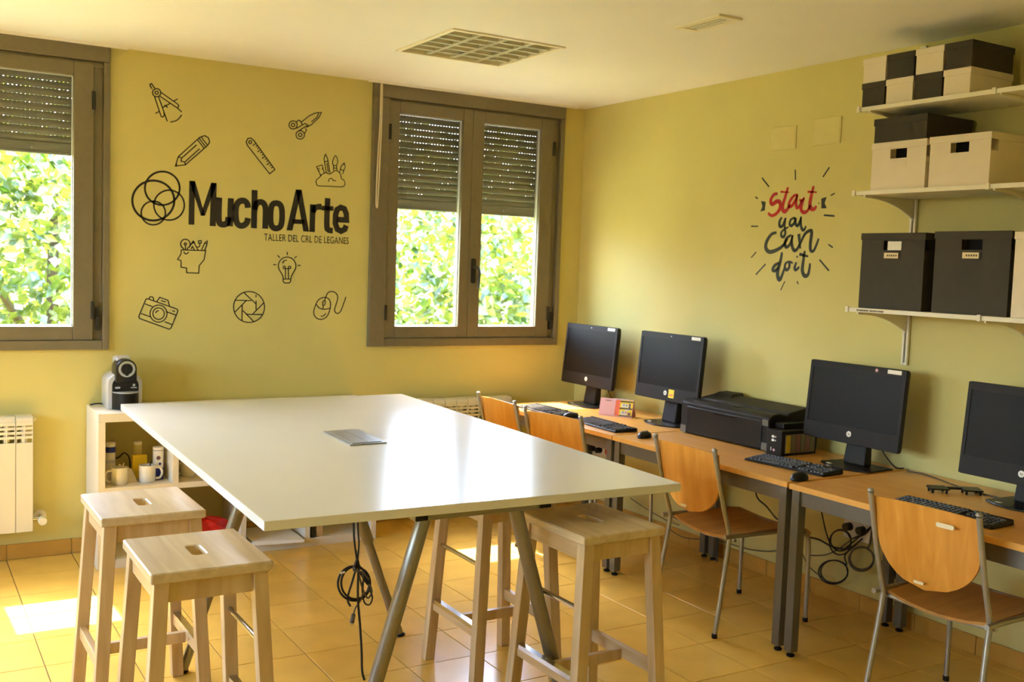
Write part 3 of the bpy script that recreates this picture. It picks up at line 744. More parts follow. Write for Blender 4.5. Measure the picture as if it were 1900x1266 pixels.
def shelf(z, label):
    root = thing('wall_shelf', label, 'shelf', (3.86, 2.5, z-0.02), group='white wall shelves with boxes')
    MB().box(SX0+0.004, W-0.02, 1.45, 3.214, z-0.019, z).build('board', M['shelfw'], root, world=True, bevel=0.0015)
    for yt in (3.157, 2.527, 1.957):
        n = 10; top = z-0.0195
        poly = [(W-0.0185, top), (SX0, top), (SX0, top-0.006)]
        for i in range(n+1):
            t = i/n; x = SX0+0.01+(W-0.03-SX0-0.01)*t; poly.append((x, top-0.010-0.075*t**2.2))
        poly.append((W-0.0185, top-0.095))
        MB().prism(poly[::-1], yt-0.004, yt+0.004, 'y').build('bracket', M['shelfw'], root, world=True)
    for yt in (3.219, 2.557):
        MB().box(SX0-0.004, SX0+0.0035, yt-0.010, yt+0.006, z-0.022, z+0.004).build('bracket_lip', M['shelfw'], root, world=True, bevel=0.001)
    return root
SZT, SZM, SZB = 2.378, 2.008, 1.488
shelf(SZT, 'top white wall shelf, carrying the chequered row of small boxes'); shelf(SZM, 'middle white wall shelf, carrying two white boxes and a flat black one')
sb = shelf(SZB, 'lowest white wall shelf, carrying two large black boxes')
mk = MB(); y = 3.165
for wd in (.012,.010,.006,.006,.010,.008,.010,.010,.006,0,.010,.010,.009,.008,.010,.004,.010,.008,.009,.010):
    if wd: mk.box(SX0+0.0030, SX0+0.0039, y-wd*0.55, y, SZB-0.0145, SZB-0.0065)
    y -= max(wd, .006)*0.85
mk.build('faded_lettering', M['ink'], sb, world=True)

def box_with_lid(x0, x1, y0, y1, z0, z1, black, label, lid=0.035, hole=False, plate=None, taper=0.006, group='storage boxes on the wall shelves', paper=False):
    m = M['boxb'] if black else M['boxw']
    root = thing('storage_box', label, 'box', ((x0+x1)/2, (y0+y1)/2, z0), group=group)
    o = 0.0035
    bz = z1-0.004
    zc0, zc1 = z1-lid-0.045, z1-lid-0.004     # hand hole band
    yc = (y0+y1)/2; hw = min(0.047, (y1-y0)*0.15)
    body = MB()
    if hole:
        t = 0.003
        body.box(x0+o+t, x1-o, y0+o, y1-o, z0, zc0)
        body.box(x0+o, x0+o+t, y0+o, y1-o, z0, zc0); body.box(x0+o, x0+o+t, y0+o, yc-hw, zc0, bz); body.box(x0+o, x0+o+t, yc+hw, y1-o, zc0, bz); body.box(x0+o, x0+o+t, yc-hw, yc+hw, zc1, bz)
        body.box(x0+o+0.05, x1-o, y0+o, y1-o, zc0, bz)
    else: body.box(x0+o, x1-o, y0+o, y1-o, z0, bz)
    body.build('body', m, root, world=True)
    if hole: MB().box(x0+o+0.0495, x0+o+0.0498, yc-hw-0.01, yc+hw+0.01, zc0+0.001, bz-0.002).build('hole_shade', M['hole'], root, world=True)  # dark sheet painting the shade behind the hand hole
    if paper: MB().box(x0+o+0.006, x0+o+0.016, yc-hw, yc+hw*0.62, zc0+0.0005, zc1-0.002).build('contents', M['paper'], root, world=True)
    ld = MB()
    ld.box(x0, x1, y0, y1, z1-0.0035, z1); tl = 0.003
    ld.box(x0, x0+tl, y0, y1, z1-lid, z1-0.0035); ld.box(x1-tl, x1, y0, y1, z1-lid, z1-0.0035); ld.box(x0+tl, x1-tl, y0, y0+tl, z1-lid, z1-0.0035); ld.box(x0+tl, x1-tl, y1-tl, y1, z1-lid, z1-0.0035)
    ld.build('lid', m, root, world=True, bevel=0.0008)
    if plate:
        zt = zc0-0.008; ph = 0.030; pw = 0.040
        h_ = MB().box(x0+o-0.003, x0+o, yc-pw-0.004, yc+pw+0.004, zt-ph-0.002, zt+0.002).build('label_holder', M['boxb'] if plate == 'card' else m, root, world=True)
        MB().box(x0+o-0.0042, x0+o-0.0031, yc-pw+0.004, yc+pw-0.002, zt-ph+0.003, zt-0.003).build('label_card', M['card'] if plate == 'card' else m, h_, world=True)
        if plate == 'card':
            ink = MB()
            for i in range(5): ink.box(x0+o-0.0048, x0+o-0.0043, yc+0.022-i*0.011-0.007, yc+0.022-i*0.011, zt-ph/2-0.004, zt-ph/2+0.004)
            ink.build('label_marks', M['ink'], h_, world=True)
    return root
E_ = [3.226, 3.096, 2.950, 2.808, 2.676]
for r_ in range(2):
    for k in range(4):
        blk = (k+r_) % 2 == 0
        z0 = SZT+0.0005 if r_ == 0 else SZT+0.1075
        z1 = z0+0.1065
        nm = 'black' if blk else 'white'
        where = ['leftmost', 'second from the left', 'third from the left', 'rightmost'][k]
        box_with_lid(3.72, 4.0, E_[k+1]+0.002, E_[k]-0.002, z0, z1, blk, 'small %s lidded box, %s in the %s row on the top shelf' % (nm, where, ['lower', 'upper'][r_]), lid=0.026, group='small boxes stacked on the top shelf')
box_with_lid(3.72, 4.03, 2.864, 3.150, SZM+0.0005, SZM+0.207, False, 'white box with a label holder, left on the middle shelf under a flat black box', hole=True, plate='same', lid=0.028)
box_with_lid(3.72, 4.03, 2.566, 2.852, SZM+0.0005, SZM+0.209, False, 'plain white box with a dark hand hole, right on the middle shelf', hole=True, lid=0.028)
box_with_lid(3.722, 4.03, 2.870, 3.146, SZM+0.208, SZM+0.312, True, 'flat black lidded box lying on top of the left white box', lid=0.03)
box_with_lid(3.72, 4.03, 2.842, 3.178, SZB+0.0005, SZB+0.333, True, 'large black box with paper showing in its hand hole, left on the lowest shelf', hole=True, plate='card', lid=0.03, paper=True)
box_with_lid(3.72, 4.03, 2.450, 2.798, SZB+0.0005, SZB+0.337, True, 'large black box with an empty dark hand hole, second on the lowest shelf', hole=True, plate='card', lid=0.03)
box_with_lid(3.72, 4.03, 2.09, 2.440, SZB+0.0005, SZB+0.333, False, 'large white box cut by the right edge on the lowest shelf', hole=True, lid=0.03)

# blanking plates
for (a, b, c, d2, lb) in ((3.919, 4.097, 2.283, 2.405, 'left of two blank cream wall plates, high above the slogan'), (3.622, 3.807, 2.288, 2.421, 'right of two blank cream wall plates, nearer the shelves')):
    bp = thing('blank_wall_plate', lb, 'wall plate', (W, (a+b)/2, c), group='blank wall plates')
    MB().box(W-0.005, W, a, b, c, d2).build('rim', M['plate'], bp, world=True, bevel=0.002)
    MB().box(W-0.0065, W-0.0051, a+0.008, b-0.008, c+0.008, d2-0.008).build('cover', M['plate'], bp, world=True, bevel=0.001)

# ------------------------------------------------------------------ all-in-one computers
def computer(y, zb, zt, xb, label, note=False, star=False, sticker=True, rz=0.0):
    root = thing('all_in_one_computer', label, 'computer', (xb, y, DT), rz, group='black all-in-one computers on the desks')
    w2 = 0.281; hh = zt-zb; zb -= DT; tilt = math.radians(5)
    # base plate: straight back, bowed front
    front = [(-0.125+0.055*(t*2-1)**2*1.0, 0.145*(t*2-1)-0.04) for t in [i/12 for i in range(13)]]
    poly = [(x, yy) for x, yy in front]+[(0.10, 0.095), (0.10, -0.175)]
    b = MB(); b.prism(poly[::-1], 0.0, 0.008, 'z'); bo = b.build('base', M['softblack'], root, bevel=0.003)
    MB().box(-0.085, -0.068, 0.03, 0.055, 0.0082, 0.0088).build('sticker', M['paper'], bo)
    MB().hexa([(0.0, -0.092, 0.008), (0.055, -0.092, 0.008), (0.055, 0.032, 0.008), (0.0, 0.032, 0.008)],
              [(0.04, -0.075, zb+0.10), (0.07, -0.075, zb+0.10), (0.07, 0.035, zb+0.10), (0.04, 0.035, zb+0.10)]).build('neck', M['darkplastic'], root, bevel=0.008)
    R = Matrix.Translation((-0.005, 0, zb)) @ Matrix.Rotation(tilt, 4, 'Y')
    def body_part(mb, name, m, par, **kw):
        mb.v = [tuple(R @ Vector(p)) for p in mb.v]
        o = mb.build(name, m, par, **kw); return o
    # chassis: lofted back (local: x=depth, front at 0)
    rings = []; N = None
    for x, ins, r in ((0.0, 0.002, 0.012), (0.002, 0.0, 0.012), (0.016, 0.0, 0.012), (0.024, 0.004, 0.014), (0.040, 0.02, 0.03), (0.052, 0.06, 0.05), (0.056, 0.12, 0.05)):
        rr = rrect(-w2+ins, w2-ins, ins*0.6, hh-ins*0.6, r, 4); rings.append([(x, p, q) for p, q in rr])
    n = len(rings[0]); mb = MB(); V = [p for rg in rings for p in rg]
    F = [tuple(range(n))[::-1], tuple((len(rings)-1)*n+i for i in range(n))]
    for k in range(len(rings)-1):
        for i in range(n): F.append((k*n+i, k*n+(i+1) % n, (k+1)*n+(i+1) % n, (k+1)*n+i))
    mb.add(V, F)
    chs = body_part(mb, 'chassis', M['darkplastic'], root, smooth=True)
    s0, s1, t0, t1 = -w2+0.020, w2-0.020, 0.078, hh-0.034
    fz = MB(); x0 = -0.004
    for a, bq, c, d2 in ((-w2, s0, 0.0, hh), (s1, w2, 0.0, hh), (s0, s1, 0, t0), (s0, s1, t1, hh)):
        e = 0.003; fz.box(x0, 0.001, a+(e if a == -w2 else 0), bq-(e if bq == w2 else 0), c+(e if c == 0 else 0), d2-(e if d2 == hh else 0))
    body_part(fz, 'bezel', M['darkplastic'], root)
    body_part(MB().box(-0.0015, -0.0005, s0, s1, t0, t1), 'screen', M['screen'], root)
    em = body_part(MB().lathe([(0.0135, x0-0.0012), (0.0135, x0-0.0001)], (0, 0.0, 0.046), 20, 'x'), 'emblem', M['paper'], root)
    mw = R @ Matrix.Translation((x0-0.0014, 0.0085, 0.0415)) @ Matrix(((0,0,-1,0),(-1,0,0,0),(0,1,0,0),(0,0,0,1)))
    textmesh('hp', 0.016, M['darkplastic'], 'emblem_letters', em, mw, shear=0.3, depth=0.0002)
    body_part(MB().lathe([(0.0035, x0-0.001), (0.0035, x0)], (0, 0.0, hh-0.017), 10, 'x'), 'webcam', M['silver'] if note or sticker == 'far' else M['screen'], root)
    if sticker:
        body_part(MB().box(x0-0.0008, x0-0.0001, -w2+0.03, -w2+0.105, hh-0.024, hh-0.006), 'asset_sticker', M['paper'], root)
    if note:
        body_part(MB().box(x0-0.0012, x0-0.0001, -0.078, -0.03, 0.022, 0.070), 'sticky_note', M['yellow'], root)
        body_part(MB().box(x0-0.0016, x0-0.0013, -0.07, -0.038, 0.034, 0.042), 'note_mark', M['orange'], root)
    if star:
        sp = []
        for k in range(10):
            a = PI/2+k*PI/5; r = 0.011 if k % 2 == 0 else 0.005; sp.append((-0.115+r*math.cos(a), hh-0.016+r*math.sin(a)))
        body_part(MB().prism(sp, x0-0.0012, x0-0.0001, 'x'), 'star_sticker', M['pink'], root)
    MB().tube(catmull([(0.05, -0.06, zb+0.06), (0.09, -0.08, zb+0.02), (0.12, -0.12, 0.05), (0.15, -0.15, 0.006), (0.18, -0.17, 0.004)], 5), 0.003, 6).build('power_cord', M['cable'], root, smooth=True)
    return root
computer(5.414, 0.866, 1.260, 3.835, 'black all-in-one computer farthest back, beside the window corner', sticker='far')
computer(4.618, 0.874, 1.265, 3.835, 'black all-in-one computer with a yellow sticky note, left of the printer', note=True)
computer(3.276, 0.846, 1.220, 3.835, 'black all-in-one computer with a small star sticker, right of the printer', star=True)
computer(2.412, 0.823, 1.210, 3.835, 'black all-in-one computer cut by the right edge of the picture', sticker=False)

# ------------------------------------------------------------------ keyboards and mice
def make_keyboard():
    root = thing('keyboard', 'x', 'keyboard', group='black keyboards on the desks')
    MB().hexa([(-0.075, -0.222, 0.001), (0.075, -0.222, 0.001), (0.075, 0.222, 0.001), (-0.075, 0.222, 0.001)],
              [(-0.073, -0.22, 0.010), (0.073, -0.22, 0.021), (0.073, 0.22, 0.021), (-0.073, 0.22, 0.010)]).build('case', M['darkplastic'], root, bevel=0.003)
    k = MB()
    def key(x, y, wx, wy):
        z = 0.0155+(x/0.146)*0.011
        k.hexa([(x-wx/2, y-wy/2, z-0.001), (x+wx/2, y-wy/2, z-0.001), (x+wx/2, y+wy/2, z-0.001), (x-wx/2, y+wy/2, z-0.001)],
               [(x-wx/2+0.002, y-wy/2+0.002, z+0.0065), (x+wx/2-0.002, y-wy/2+0.002, z+0.0065), (x+wx/2-0.002, y+wy/2-0.002, z+0.0065), (x-wx/2+0.002, y+wy/2-0.002, z+0.0065)])
    for r_ in range(6):
        x = -0.056+r_*0.0205+(0.006 if r_ == 5 else 0)
        if r_ == 0:
            y = 0.205
            for wd in (.027,.022,.022,.108,.022,.022,.027): key(x, y-wd/2, 0.0185, wd-0.0022); y -= wd+0.001
        else:
            for c in range(14): key(x, 0.196-c*0.0192, 0.0185, 0.017)
        for c in range(3): 
            if not (r_ == 2): key(x, -0.088-c*0.0192, 0.0185, 0.017)
        if r_ < 5:
            for c in range(4): key(x, -0.152-c*0.0185, 0.0185, 0.0165)
    k.build('keycaps', M['keys'], root, kind='stuff')
    mk = MB(); rd = random.Random(3)
    for r_ in range(1, 5):
        for c in range(14):
            x = -0.056+r_*0.0205; y = 0.196-c*0.0192; z = 0.0155+(x/0.146)*0.011+0.0066
            mk.box(x-0.001, x+0.005, y-0.002, y+0.003, z, z+0.0003)
        for c in range(4):
            x = -0.056+r_*0.0205; y = -0.152-c*0.0185; z = 0.0155+(x/0.146)*0.011+0.0066
            mk.box(x-0.001, x+0.005, y-0.002, y+0.003, z, z+0.0003)
    mk.build('key_legends', M['silver'], root, kind='stuff')
    return root
kb = make_keyboard()
for k, ((x, y), a, lb) in enumerate((((3.399, 2.427), 0.08, 'black keyboard behind the nearest chair, at the right edge desk'),
                                     ((3.540, 3.340), 0.10, 'black keyboard in front of the printer ink tank and third computer'),
                                     ((3.405, 4.625), -0.04, 'black keyboard in front of the pink calendar, by the second computer'),
                                     ((3.405, 5.205), 0.01, 'black keyboard half in sunlight on the corner desk'))):
    o = kb if k == 0 else copy_tree(kb)
    o.location = (x, y, DT); o.rotation_euler.z = a; o['label'] = lb
def make_mouse():
    root = thing('computer_mouse', 'x', 'mouse', group='black mice beside the keyboards')
    def dome(u, v):
        a = u*2*PI; r = math.sin(v*PI/2); return (0.052*r*math.cos(a), 0.031*r*math.sin(a)*(1+0.12*math.cos(a)), 0.004+0.031*math.cos(v*PI/2)**0.8)
    MB().grid(dome, 24, 8).build('shell', M['softblack'], root, smooth=True)
    MB().lathe([(0.050, 0.0), (0.052, 0.004)], n=24).build('underside', M['darkplastic'], root).scale = (1, 0.6, 1)
    MB().lathe([(0.008, -0.003), (0.008, 0.003)], (0.024, 0, 0.027), 12, 'y').build('wheel', M['keys'], root, smooth=True)
    return root
ms = make_mouse()
for k, ((x, y), a, lb) in enumerate((((3.345, 3.115), 0.2, 'black mouse at the front corner of the printer desk'),
                                     ((3.385, 4.235), 0.35, 'black mouse between the second keyboard and the printer'),
                                     ((3.395, 4.935), -0.2, 'black mouse beside the sunlit keyboard on the corner desk'))):
    o = ms if k == 0 else copy_tree(ms)
    o.location = (x, y, DT); o.rotation_euler.z = a; o['label'] = lb

# ------------------------------------------------------------------ printer and ink tank
prn = thing('inkjet_printer', 'wide black inkjet printer on the middle desk', 'printer', (3.85, 3.99, DT))
py0, py1 = 3.665, 4.325
MB().prism([(3.705, DT+0.004), (4.02, DT+0.004), (4.02, 0.948), (3.975, 0.957), (3.845, 0.935), (3.835, 0.922), (3.78, 0.934), (3.735, 0.930), (3.707, 0.914)], py0, py1, 'y').build('body', M['darkplastic'], prn, world=True, bevel=0.006)
MB().prism([(3.7, DT+0.012), (3.706, DT+0.012), (3.708, 0.896), (3.701, 0.896)], py0+0.045, py1-0.05, 'y').build('output_tray', M['softblack'], prn, world=True, bevel=0.003)
MB().box(3.696, 3.7005, 3.89, 4.06, 0.880, 0.893).build('tray_grip', M['screen'], prn, world=True, bevel=0.003)
MB().box(3.702, 3.7045, py0+0.002, py0+0.043, DT+0.006, DT+0.045).box(3.702, 3.7045, py1-0.047, py1-0.003, DT+0.006, DT+0.045).box(3.702, 3.7045, py0+0.002, py0+0.043, 0.875, 0.905).build('corner_panel', M['desksteel'], prn, world=True)
MB().box(3.745, 3.80, 3.93, 4.10, 0.9305, 0.936).build('control_panel', M['screen'], prn, world=True, bevel=0.002)
bt = MB()
for k in range(5): bt.box(3.765, 3.778, 3.95+k*0.03, 3.965+k*0.03, 0.9362, 0.938)
bt.build('buttons', M['keys'], prn, world=True)
MB().hexa([(3.90, 4.15, 0.945), (4.0, 4.15, 0.952), (4.0, 4.30, 0.952), (3.90, 4.30, 0.945)], [(3.93, 4.17, 0.966), (4.0, 4.16, 0.968), (4.0, 4.29, 0.968), (3.93, 4.28, 0.966)]).build('paper_feed_cover', M['darkplastic'], prn, world=True, bevel=0.003)
MB().box(3.74, 3.96, py0+0.02, py1-0.02, DT, DT+0.004).build('feet', M['softblack'], prn, world=True)
tk = thing('ink_tank', 'black ink tank box with coloured ink columns on the printer side', 'ink tank', (3.80, 3.605, DT))
MB().box(3.685, 3.925, 3.555, 3.655, DT, 0.868).build('case', M['darkplastic'], tk, world=True, bevel=0.004)
MB().box(3.74, 3.93, 3.60, 3.660, 0.8685, 0.897).build('tank_cap', M['softblack'], tk, world=True, bevel=0.006)
wn = MB().box(3.710, 3.912, 3.5525, 3.5548, DT+0.012, 0.850).build('window', M['desksteel'], tk, world=True)
M['inky'] = mat('ink_yellow', (205,180,40), 0.3, noise=0.05, nscale=40); M['inkg'] = mat('ink_olive_grey', (120,112,84), 0.3, noise=0.05, nscale=40); M['inkm'] = mat('ink_magenta_brown', (132,92,84), 0.3, noise=0.05, nscale=40)
for k, mm in enumerate(('inky', 'inkg', 'inkm', 'inkg', 'inkm', 'inkg')):
    MB().box(3.714+k*0.033, 3.742+k*0.033, 3.5508, 3.5524, DT+0.016, 0.846).build('ink_column', M[mm], wn, world=True)
ic = MB()
for zz in (0.83, 0.812): ic.box(3.6838, 3.6849, 3.603, 3.620, zz, zz+0.011).box(3.6838, 3.6849, 3.592, 3.597, zz+0.002, zz+0.009)
ic.box(3.6838, 3.6849, 3.62, 3.624, 0.765, 0.782); ic.build('panel_icons', M['paper'], tk, world=True)
dq = [(3.603, 0.770), (3.594, 0.762), (3.603, 0.754+0.0), (3.612, 0.762)]
MB().prism([(y, z+0.008) for y, z in dq], 3.6838, 3.6849, 'x').build('warning_mark', M['pink'], tk, world=True)

# ------------------------------------------------------------------ calendar and loose bracket
cal = thing('desk_calendar', 'small tent desk calendar, pink page beside a picture, under the first computer', 'calendar', (3.73, 4.935, DT), 0.584)
def cal_at(u, v): # u along (left->right), v up
    return (-0.036+0.030*v, 0.103-0.206*u, 0.003+0.098*v)
def calq(u0, u1, v0, v1, off):
    p = [Vector(cal_at(u, v))+Vector((-off, 0, off*0.3)) for u, v in ((u0, v0), (u1, v0), (u1, v1), (u0, v1))]
    q = [x+Vector((0.0008, 0, -0.0002)) for x in p]
    return MB().add(p+q, [(3,2,1,0), (4,5,6,7), (0,1,5,4), (1,2,6,5), (2,3,7,6), (3,0,4,7)])
cs = MB(); cs.prism([(-0.038, 0), (-0.006, 0.103), (-0.003, 0.103), (0.034, 0.0), (0.031, 0.0), (-0.0045, 0.099), (-0.034, 0.003), (0.0, 0.003), (0.0, 0.0)], -0.105, 0.105, 'y')
cs.v = cs.v
cst = cs.build('stand', M['pink'], cal)
calq(0.0, 0.47, 0.03, 0.98, 0.002).build('month_page', M['pink'], cal)
calq(0.16, 0.33, 0.86, 0.90, 0.0032).build('month_name', M['ink'], cal)
calq(0.47, 0.61, 0.03, 0.98, 0.002).build('stripe', M['orange'], cal)
pic = calq(0.61, 1.0, 0.03, 0.98, 0.002).build('picture', M['yellow'], cal)
for u0, u1, v0, v1, mm in ((0.61, 1.0, 0.03, 0.08, 'ink'), (0.61, 1.0, 0.44, 0.52, 'ink'), (0.61, 1.0, 0.86, 0.93, 'ink'), (0.66, 0.86, 0.10, 0.33, 'paper'), (0.66, 0.86, 0.55, 0.76, 'paper'), (0.71, 0.75, 0.2, 0.32, 'ink'), (0.79, 0.84, 0.2, 0.3, 'orange'), (0.71, 0.75, 0.63, 0.74, 'ink'), (0.79, 0.83, 0.62, 0.74, 'ink'), (0.89, 0.93, 0.52, 0.8, 'blue'), (0.88, 0.96, 0.10, 0.26, 'inkm'), (0.78, 0.92, 0.38, 0.44, 'silver')):
    calq(u0, u1, v0, v1, 0.0032).build('picture_patch', M[mm], pic)
rg = MB()
for k in range(11): rg.tube([(-0.010, 0.015-0.0085*k, 0.097), (-0.0045, 0.015-0.0085*k, 0.1065), (0.001, 0.015-0.0085*k, 0.097)], 0.001, 5)
rg.build('wire_binding', M['silver'], cal)
br = thing('plastic_bracket', 'small black twin-plate plastic bracket lying on the right-hand desk', 'bracket', (3.775, 2.665, DT), 0.95)
for yc in (0.068, -0.068):
    MB().hexa([(-0.032, yc-0.038, 0.014), (0.032, yc-0.038, 0.014), (0.032, yc+0.038, 0.014), (-0.032, yc+0.038, 0.014)], [(-0.034, yc-0.04, 0.020), (0.030, yc-0.036, 0.024), (0.030, yc+0.036, 0.024), (-0.034, yc+0.04, 0.020)]).build('plate', M['softblack'], br, bevel=0.002)
    for sx in (-0.026, 0.022):
        for sy in (-0.028, 0.028): MB().lathe([(0.005, 0), (0.006, 0.0142)], (sx, yc+sy, 0), 8).build('foot', M['softblack'], br)
MB().box(0.008, 0.028, -0.035, 0.035, 0.012, 0.022).build('bridge', M['softblack'], br, bevel=0.002)

# ------------------------------------------------------------------ coffee machine
cm = thing('capsule_coffee_machine', 'silver and black capsule coffee machine on the white shelf unit', 'coffee machine', (1.045, 5.70, CH))
def arch(hw, z0, z1, r):
    o = [(-hw, z0), (-hw, z1-r)]
    for k in range(1, 8): a = PI-k*PI/2/8; o.append((-hw+r+r*math.cos(a), z1-r+r*math.sin(a)))
    for k in range(0, 9): a = PI/2-k*PI/2/8; o.append((hw-r+r*math.cos(a), z1-r+r*math.sin(a)))
    o.append((hw, z0)); return [(x, z) for x, z in o]
MB().prism(arch(0.086, 0.0, 0.182, 0.05), -0.065, 0.125, 'y').build('housing', M['silver'], cm, bevel=0.006, smooth=True)
MB().prism(arch(0.066, 0.0, 0.164, 0.042), -0.074, -0.0655, 'y').build('front_panel', M['softblack'], cm, bevel=0.002)
hd = MB().prism(arch(0.052, 0.14, 0.262, 0.05), -0.10, 0.03, 'y').build('brew_head', M['softblack'], cm, bevel=0.008, smooth=True)
MB().prism([(-0.055+0.0, 0.235), (-0.02, 0.262), (0.03, 0.273), (0.10, 0.262), (0.10, 0.18), (-0.05, 0.18)], -0.036, 0.036, 'x').build('capsule_lever', M['silver'], cm, bevel=0.008)
MB().lathe([(0.042, -0.107), (0.042, -0.1005)], (0, 0, 0.212), 28, 'y').build('ring', M['chrome'], cm, smooth=True)
MB().lathe([(0.028, -0.112), (0.030, -0.1072)], (0, 0, 0.212), 24, 'y').box(-0.006, 0.006, -0.118, -0.1122, 0.178, 0.238).build('knob', M['softblack'], cm)
tray = [(0.064*math.cos(a), -0.074-0.075*math.sin(a)) for a in [k*PI/14 for k in range(15)]]
MB().prism(tray, 0.006, 0.088, 'z').build('drip_tray', M['darkplastic'], cm, smooth=True)
MB().prism([(x*1.0, y) for x, y in tray], 0.0885, 0.092, 'z').build('tray_grid', M['silver'], cm)
MB().prism(rrect(-0.052, -0.026, 0.107, 0.117, 0.0045), -0.0752, -0.0742, 'y').build('oval_badge', M['silver'], cm)
MB().prism(rrect(0.036, 0.048, 0.118, 0.130, 0.002), -0.0752, -0.0742, 'y').box(0.026, 0.056, -0.0752, -0.0742, 0.108, 0.113).build('maker_mark', M['silver'], cm)
tag(MB().tube(catmull([(0.90, 5.80, CH+0.004), (0.915, 5.77, CH+0.012), (0.94, 5.775, CH+0.012), (0.965, 5.79, CH+0.006)], 5), 0.004, 6).build('machine_cord', M['cable'], smooth=True, origin=(0.93, 5.78, CH)), 'short black cord lying beside the coffee machine', 'cord')

# ------------------------------------------------------------------ things in the shelf unit
def mug(x, y, hz, ang, label, r=0.042, h=0.088, spoon=True):
    root = thing('mug', label, 'mug', (x, y, hz), group='white mugs in the shelf unit')
    MB().lathe([(r*0.86, 0), (r*0.95, 0.004), (r, 0.02), (r, h), (r-0.004, h), (r-0.004, 0.02), (r*0.8, 0.006)], n=24).build('cup', M['ceramic'], root, smooth=True)
    ca, sa = math.cos(ang), math.sin(ang)
    pts = catmull([((r-0.002)*ca, (r-0.002)*sa, h*0.83), ((r+0.022)*ca, (r+0.022)*sa, h*0.80), ((r+0.032)*ca, (r+0.032)*sa, h*0.5), ((r+0.022)*ca, (r+0.022)*sa, h*0.22), ((r-0.002)*ca, (r-0.002)*sa, h*0.18)], 5)
    MB().tube(pts, 0.006, 8).build('handle', M['ceramic'], root, smooth=True)
    if spoon: MB().tube([(0.0, 0.01, 0.02), (0.018, -0.012, h+0.022)], 0.003, 6).build('spoon', M['softblack'] if spoon == 'b' else M['card'], root)
    return root
mug(1.008, 5.565, SZ, PI*1.05, 'white mug with its handle to the left, on the upper left shelf')
mug(1.148, 5.575, SZ, -0.1, 'white mug with its handle to the right and a dark stirrer, beside the blue can', spoon='b')
mug(1.375, 5.64, SZ, PI, 'white mug half hidden under the table edge, in the second compartment', spoon=False)
def can(x, y, r, h, bands, label, name='can', m='paper'):
    root = thing(name, label, 'can' if name == 'can' else 'jar', (x, y, SZ))
    MB().lathe([(r*0.96, 0), (r, 0.003), (r, h-0.012), (r*0.97, h-0.01)], n=22).build('wall', M[m], root, smooth=True)
    MB().lathe([(r*1.02, h-0.014), (r*1.02, h), (r*0.9, h+0.002)], n=22).build('lid', M['paper'], root, smooth=True)
    for z0, z1, mm in bands: MB().lathe([(r+0.0008, z0), (r+0.0008, z1)], n=22).build('printed_band', M[mm], root, smooth=True)
    return root
can(0.983, 5.70, 0.027, 0.195, [(0.145, 0.175, 'blue'), (0.09, 0.105, 'silver')], 'tall white can with a dark blue band near its top, behind the left mug')
can(1.212, 5.62, 0.027, 0.172, [(0.0, 0.062, 'blue'), (0.155, 0.158, 'blue')], 'tall can, white above and blue below, beside the right mug')
c2 = [o for o in bpy.data.objects if o.name.startswith('can') and o.type == 'EMPTY'][-1]
for k, (hx, z0, r_, mm) in enumerate(((-0.004, 0.118, 0.011, 'inkm'), (0.004, 0.086, 0.007, 'blue'))):
    MB().lathe([(r_, -0.0285), (r_, -0.0255)], (hx, 0, z0), 14, 'y').build('printed_patch', M[mm], c2)
jar = can(1.130, 5.74, 0.022, 0.185, [(0.06, 0.11, 'card')], 'small glass jar with a pale lid behind the right mug', 'jar', 'plate')
tag(MB().box(1.09, 1.165, 5.66, 5.69, SZ, SZ+0.125).build('yellow_packet', M['yellow'], bevel=0.002, origin=(1.13, 5.675, SZ)), 'yellow packet standing between the two mugs and the jar', 'packet')
sq = MB().hexa([(1.035, 5.60, SZ), (1.10, 5.585, SZ), (1.102, 5.592, SZ), (1.037, 5.607, SZ)], [(1.02, 5.66, SZ+0.085), (1.085, 5.645, SZ+0.055), (1.087, 5.652, SZ+0.055), (1.022, 5.667, SZ+0.085)])
tag(sq.build('paper_napkin', M['paper'], origin=(1.06, 5.63, SZ)), 'folded white napkin leaning between the two mugs', 'napkin')
tag(MB().tube(catmull([(0.93, 5.76, SZ+0.13), (0.96, 5.75, SZ+0.10), (1.03, 5.74, SZ+0.105), (1.06, 5.73, SZ+0.13), (1.085, 5.72, SZ+0.10), (1.09, 5.72, SZ+0.003)], 5), 0.004, 6).build('loose_cable', M['cable'], smooth=True, origin=(1.05, 5.73, SZ)), 'black cable trailing behind the mugs and cans', 'cable')
rd = random.Random(4)
def bagf(u, v):
    a = u*2*PI; r = 0.10*(math.sin(v*PI)**0.6)*(1+0.14*math.sin(5*a+v*9)+0.08*math.sin(9*a)); return (1.46+1.25*r*math.cos(a), 5.60+0.85*r*math.sin(a), 0.0455+0.135*(1-math.cos(v*PI))/2*(1+0.12*math.sin(3*a)))
tag(MB().grid(bagf, 36, 16).build('plastic_bag', M['red'], smooth=True, origin=(1.46, 5.60, 0.0455)), 'crumpled red plastic bag in the lower shelf compartment', 'bag')
pp = MB()
for k in range(4): pp.hexa([(1.69, 5.45+0.01*k, 0.0465+0.004*k), (1.96, 5.41, 0.0465+0.004*k), (1.96, 5.77, 0.0465+0.004*k), (1.69, 5.77, 0.0465+0.004*k)], [(1.69, 5.45+0.01*k, 0.050+0.004*k), (1.96, 5.41, 0.050+0.004*k), (1.96, 5.77, 0.050+0.004*k), (1.69, 5.77, 0.050+0.004*k)])
tag(pp.build('paper_stack', M['paper'], origin=(1.82, 5.6, 0.0465)), 'loose white sheets sticking out of the bottom compartment under the table', 'paper')
